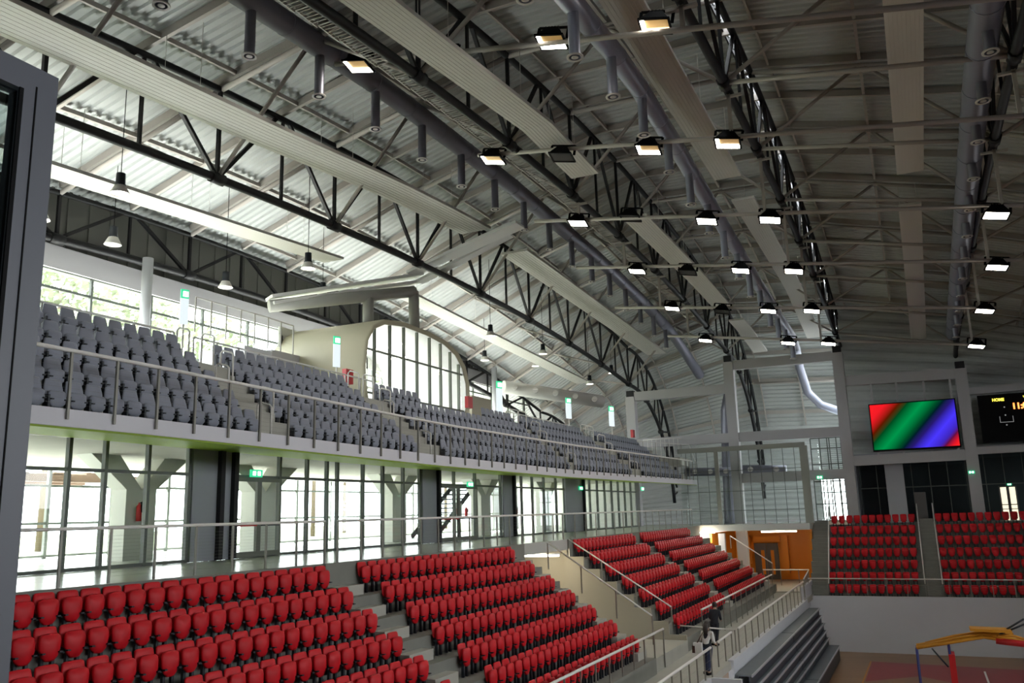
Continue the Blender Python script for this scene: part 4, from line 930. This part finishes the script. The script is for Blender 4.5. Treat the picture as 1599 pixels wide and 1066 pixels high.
# ------------------------------------------------------------------ people
def body(name, pts, edges, rad, m, parent=None):
    me = bpy.data.meshes.new(name); me.from_pydata([Vector(p) for p in pts], edges, []); o = bpy.data.objects.new(name, me); COL.objects.link(o)
    md = o.modifiers.new('skin', 'SKIN'); sb = o.modifiers.new('sub', 'SUBSURF'); sb.levels = 1; sb.render_levels = 2
    for k, r in enumerate(rad): me.skin_vertices[0].data[k].radius = (r, r) if not isinstance(r, tuple) else r
    me.skin_vertices[0].data[0].use_root = True; me.materials.append(m)
    if parent: o.parent = parent
    return o
ORG = Vector((0, 0, 0))
def person(label, loc, rz, top_m, hair_long, lean, parts):
    t = thing('person', label, 'person', loc, rz)
    l = lean
    P = [(0, 0, .95), (l*.4, 0, 1.15), (l*.8, 0, 1.36), (l, 0, 1.47), (l*1.1, 0, 1.55), (l*1.15+.02, 0, 1.66), (l*1.15, 0, 1.72),           # 0-6 pelvis..crown
         (0, .1, .9), (.06, .11, .5), (.0, .11, .08), (.13, .11, .03), (0, -.1, .9), (-.05, -.11, .5), (-.18, -.11, .1), (-.05, -.11, .03),     # 7-14 legs
         (l*.9, .19, 1.38), (l*.6+.02, .25, 1.12), (l*.6+.2, .2, .98), (l*.6+.27, .18, .95), (l*.9, -.19, 1.38), (l*.6, -.25, 1.12), (l*.6+.2, -.2, 1.0), (l*.6+.27, -.18, .97)]
    E = [(0, 1), (1, 2), (2, 3), (3, 4), (4, 5), (5, 6), (0, 7), (7, 8), (8, 9), (9, 10), (0, 11), (11, 12), (12, 13), (13, 14), (2, 15), (15, 16), (16, 17), (17, 18), (2, 19), (19, 20), (20, 21), (21, 22)]
    R = [(.15, .12), (.13, .11), (.15, .12), .055, .06, (.09, .085), .06, .09, .06, .045, .035, .09, .06, .045, .035, .06, .045, .033, .028, .06, .045, .033, .028]
    body('body', P, E, R, SKIN, t)
    # face details: nose and eyes
    hx = l*1.15+.02
    fb = MB().beam((hx+.085, 0, 1.66), (hx+.115, 0, 1.635), .025, .03); fb.build('nose', SKIN, t, ORG)
    MB().box(hx+.078, hx+.09, .02, .045, 1.665, 1.68).box(hx+.078, hx+.09, -.045, -.02, 1.665, 1.68).build('eyes', BLACK, t, ORG)
    h = MB().lathe([(.0, .125), (.06, .115), (.098, .06), (.107, .0), (.104, -.06), (.085, -.1)], (l*1.15-.015, 0, 1.66), 14)
    if hair_long: h.tube([(l*1.1-.07, 0, 1.7), (l-.12, 0, 1.5), (l-.13, 0, 1.32)], [.09, .1, .06], 10)
    h.build('hair', HAIR, t, ORG)
    body('top', [(-.0, 0, .86), (l*.4, 0, 1.15), (l*.8, 0, 1.37), (l*.95, 0, 1.46), (l*.9, .19, 1.39), (l*.6+.02, .25, 1.12), (l*.6+.15, .215, 1.02), (l*.9, -.19, 1.39), (l*.6, -.25, 1.12), (l*.6+.15, -.215, 1.03)],
         [(0, 1), (1, 2), (2, 3), (2, 4), (4, 5), (5, 6), (2, 7), (7, 8), (8, 9)], [(.185, .16), (.155, .14), (.17, .14), .08, .075, .06, .048, .075, .06, .048], top_m, t)
    body('trousers', [(0, 0, 1.02), (0, .1, .86), (.06, .11, .5), (.0, .11, .08), (0, -.1, .86), (-.05, -.11, .5), (-.18, -.11, .1)], [(0, 1), (1, 2), (2, 3), (0, 4), (4, 5), (5, 6)], [.155, .12, .082, .068, .12, .082, .068], JEANS if parts else CLOTHD, t)
    MB().box(-.1, .16, .06, .16, 0, .08).build('shoe', BLACK, t, ORG); MB().box(-.26, 0, -.16, -.06, 0, .08).build('shoe', BLACK, t, ORG)
    rings = []
    for z, rx, ry in ((.83, .135, .185), (.92, .135, .185), (1.05, .12, .165), (1.2, .125, .175), (1.33, .125, .19), (1.42, .09, .15), (1.47, .06, .08)):
        dx = l*min(1, max(0, (z-.95)/.5)); rings.append([(dx+rx*cos(a), ry*sin(a), z) for a in [2*pi*k/18 for k in range(18)]])
    MB().grid(rings, True, True).build('jacket', CLOTHD, t, ORG)
    return t
p1 = at(1107, 1052, Z=-5.68)
person('person in white shirt and dark waistcoat walking along the gangway', p1, radians(70), CLOTHW, True, .08, True)
bq = thing('shoulder_bag', 'brown and white bag carried by the walking person', 'bag', p1+Vector((-.25, -.2, .72)))
bg = MB().box(p1.x-.42, p1.x-.12, p1.y-.32, p1.y-.14, p1.z+.72, p1.z+1.08); bg.build('bag_body', CLOTHW, bq); MB().box(p1.x-.46, p1.x-.36, p1.y-.33, p1.y-.13, p1.z+.74, p1.z+.98).build('bag_flap', BAGM, bq)
MB().tube([(p1.x-.3, p1.y-.25, p1.z+1.05), (p1.x-.1, p1.y-.1, p1.z+1.42), (p1.x-.16, p1.y-.18, p1.z+1.05)], .02, 6).build('bag_strap', BAGM, bq)
p2 = at(1118, 1007, Z=-5.68)
person('person in black clothes standing behind the white outer railing', p2, radians(80), CLOTHD, False, .14, False)
# ------------------------------------------------------------------ outside
struct(MB().box(-38, -30.3, -60, 160, -1.6, -1.25).build('ground_paving', STONE), 'pale paving outside the windows')
struct(MB().box(-160, -38, -90, 190, -1.6, -1.26).build('ground', mat('lawn', (.085, .095, .05), .9, noise=.25, nscale=.5)), 'lawn beyond the paving outside')
def tree(x, y, h, s, lab):
    t = thing('tree', lab, 'tree', (x, y, -1.25), 0, 'trees outside the back windows')
    MB().tube([(x, y, -1.25), (x+.1, y, h*.5), (x, y+.1, h*.8)], [.2, .15, .08], 8).build('trunk', BARK, t)
    mb = MB()
    for k in range(1500):
        th, ph, r = random.uniform(0, 2*pi), random.uniform(-1, 1), random.random()**.4
        c = Vector((x+s*r*sqrt(1-ph*ph)*cos(th), y+s*r*sqrt(1-ph*ph)*sin(th), h*.7+s*1.1*r*ph)); q = s*random.uniform(.035, .075)
        u = Vector((random.uniform(-1, 1), random.uniform(-1, 1), random.uniform(-1, 1))).normalized()*q; w = u.orthogonal().normalized()*q
        mb.quad(c-u, c+w, c+u, c-w)
    mb.build('foliage', LEAF, t)
for k, (x, y, h, s) in enumerate([(-46, 34, 18, 3.8), (-49, 42.5, 19, 3.6), (-52, 53, 18, 4.2), (-47, 60, 17, 3.6), (-54, 74, 20, 4.4), (-50, 88, 19, 4.2)]):
    tree(x, y, h, s, f"pale green tree outside the back windows, {ordi(k+1)} from the camera side")
# ------------------------------------------------------------------ enclosing walls out of view, light
RW0, RW1, RZ0, RZ1 = -2.0, 42.0, 1.4, 4.8
mb = MB().box(15.8, 16, -4.2, 74, -9.6, RZ0).box(15.8, 16, -4.2, 74, RZ1, 14).box(15.8, 16, -4.2, RW0, RZ0, RZ1).box(15.8, 16, RW1, 74, RZ0, RZ1)
struct(mb.build('wall_right', ABSORB)); mb = MB()
for k in range(12): mb.box(15.85, 15.95, RW0+4*k-.05, RW0+4*k+.05, RZ0, RZ1)
struct(mb.build('window_fill', MULL), 'unseen glazed strip added across the court for fill light')  # opening added in the unseen wall to light the seat fronts
struct(MB().box(16, 150, -60, 160, -9.7, -9.4).build('ground_lightblock', ABSORB))  # unseen dark ground added to stop light coming up from below
struct(MB().box(-33, 16, -4.2, -4, -9.6, 19).build('wall_near_end', ABSORB))
w = bpy.data.worlds.new('sky'); SC.world = w; w.use_nodes = True; bg = w.node_tree.nodes['Background']
bg.inputs[0].default_value = (.93, .97, 1.0, 1); bg.inputs[1].default_value = SKY
sl = bpy.data.lights.new('sun', 'SUN'); sl.energy = SUN; sl.angle = radians(8); sl.color = (1, .985, .97)
so = bpy.data.objects.new('sun', sl); COL.objects.link(so); so.rotation_euler = Vector((.64, .2, -.8)).to_track_quat('-Z', 'Y').to_euler()
SC.view_settings.view_transform = 'Standard'; SC.view_settings.look = 'None'; SC.view_settings.exposure = EXPO; SC.view_settings.gamma = 1
SC.view_settings.use_curve_mapping = False
SC.cycles.max_bounces = 8; SC.cycles.diffuse_bounces = 4; SC.cycles.glossy_bounces = 2; SC.cycles.transparent_max_bounces = 12; SC.cycles.sample_clamp_indirect = 6
SC.cycles.caustics_reflective = False; SC.cycles.caustics_refractive = False
for o in list(SC.objects):       # put the court floor at height zero
    if o.parent is None: o.location.z += CZ if o is not cam else 0
cam.matrix_world = Matrix.Translation((0, 0, CZ)) @ cam.matrix_world
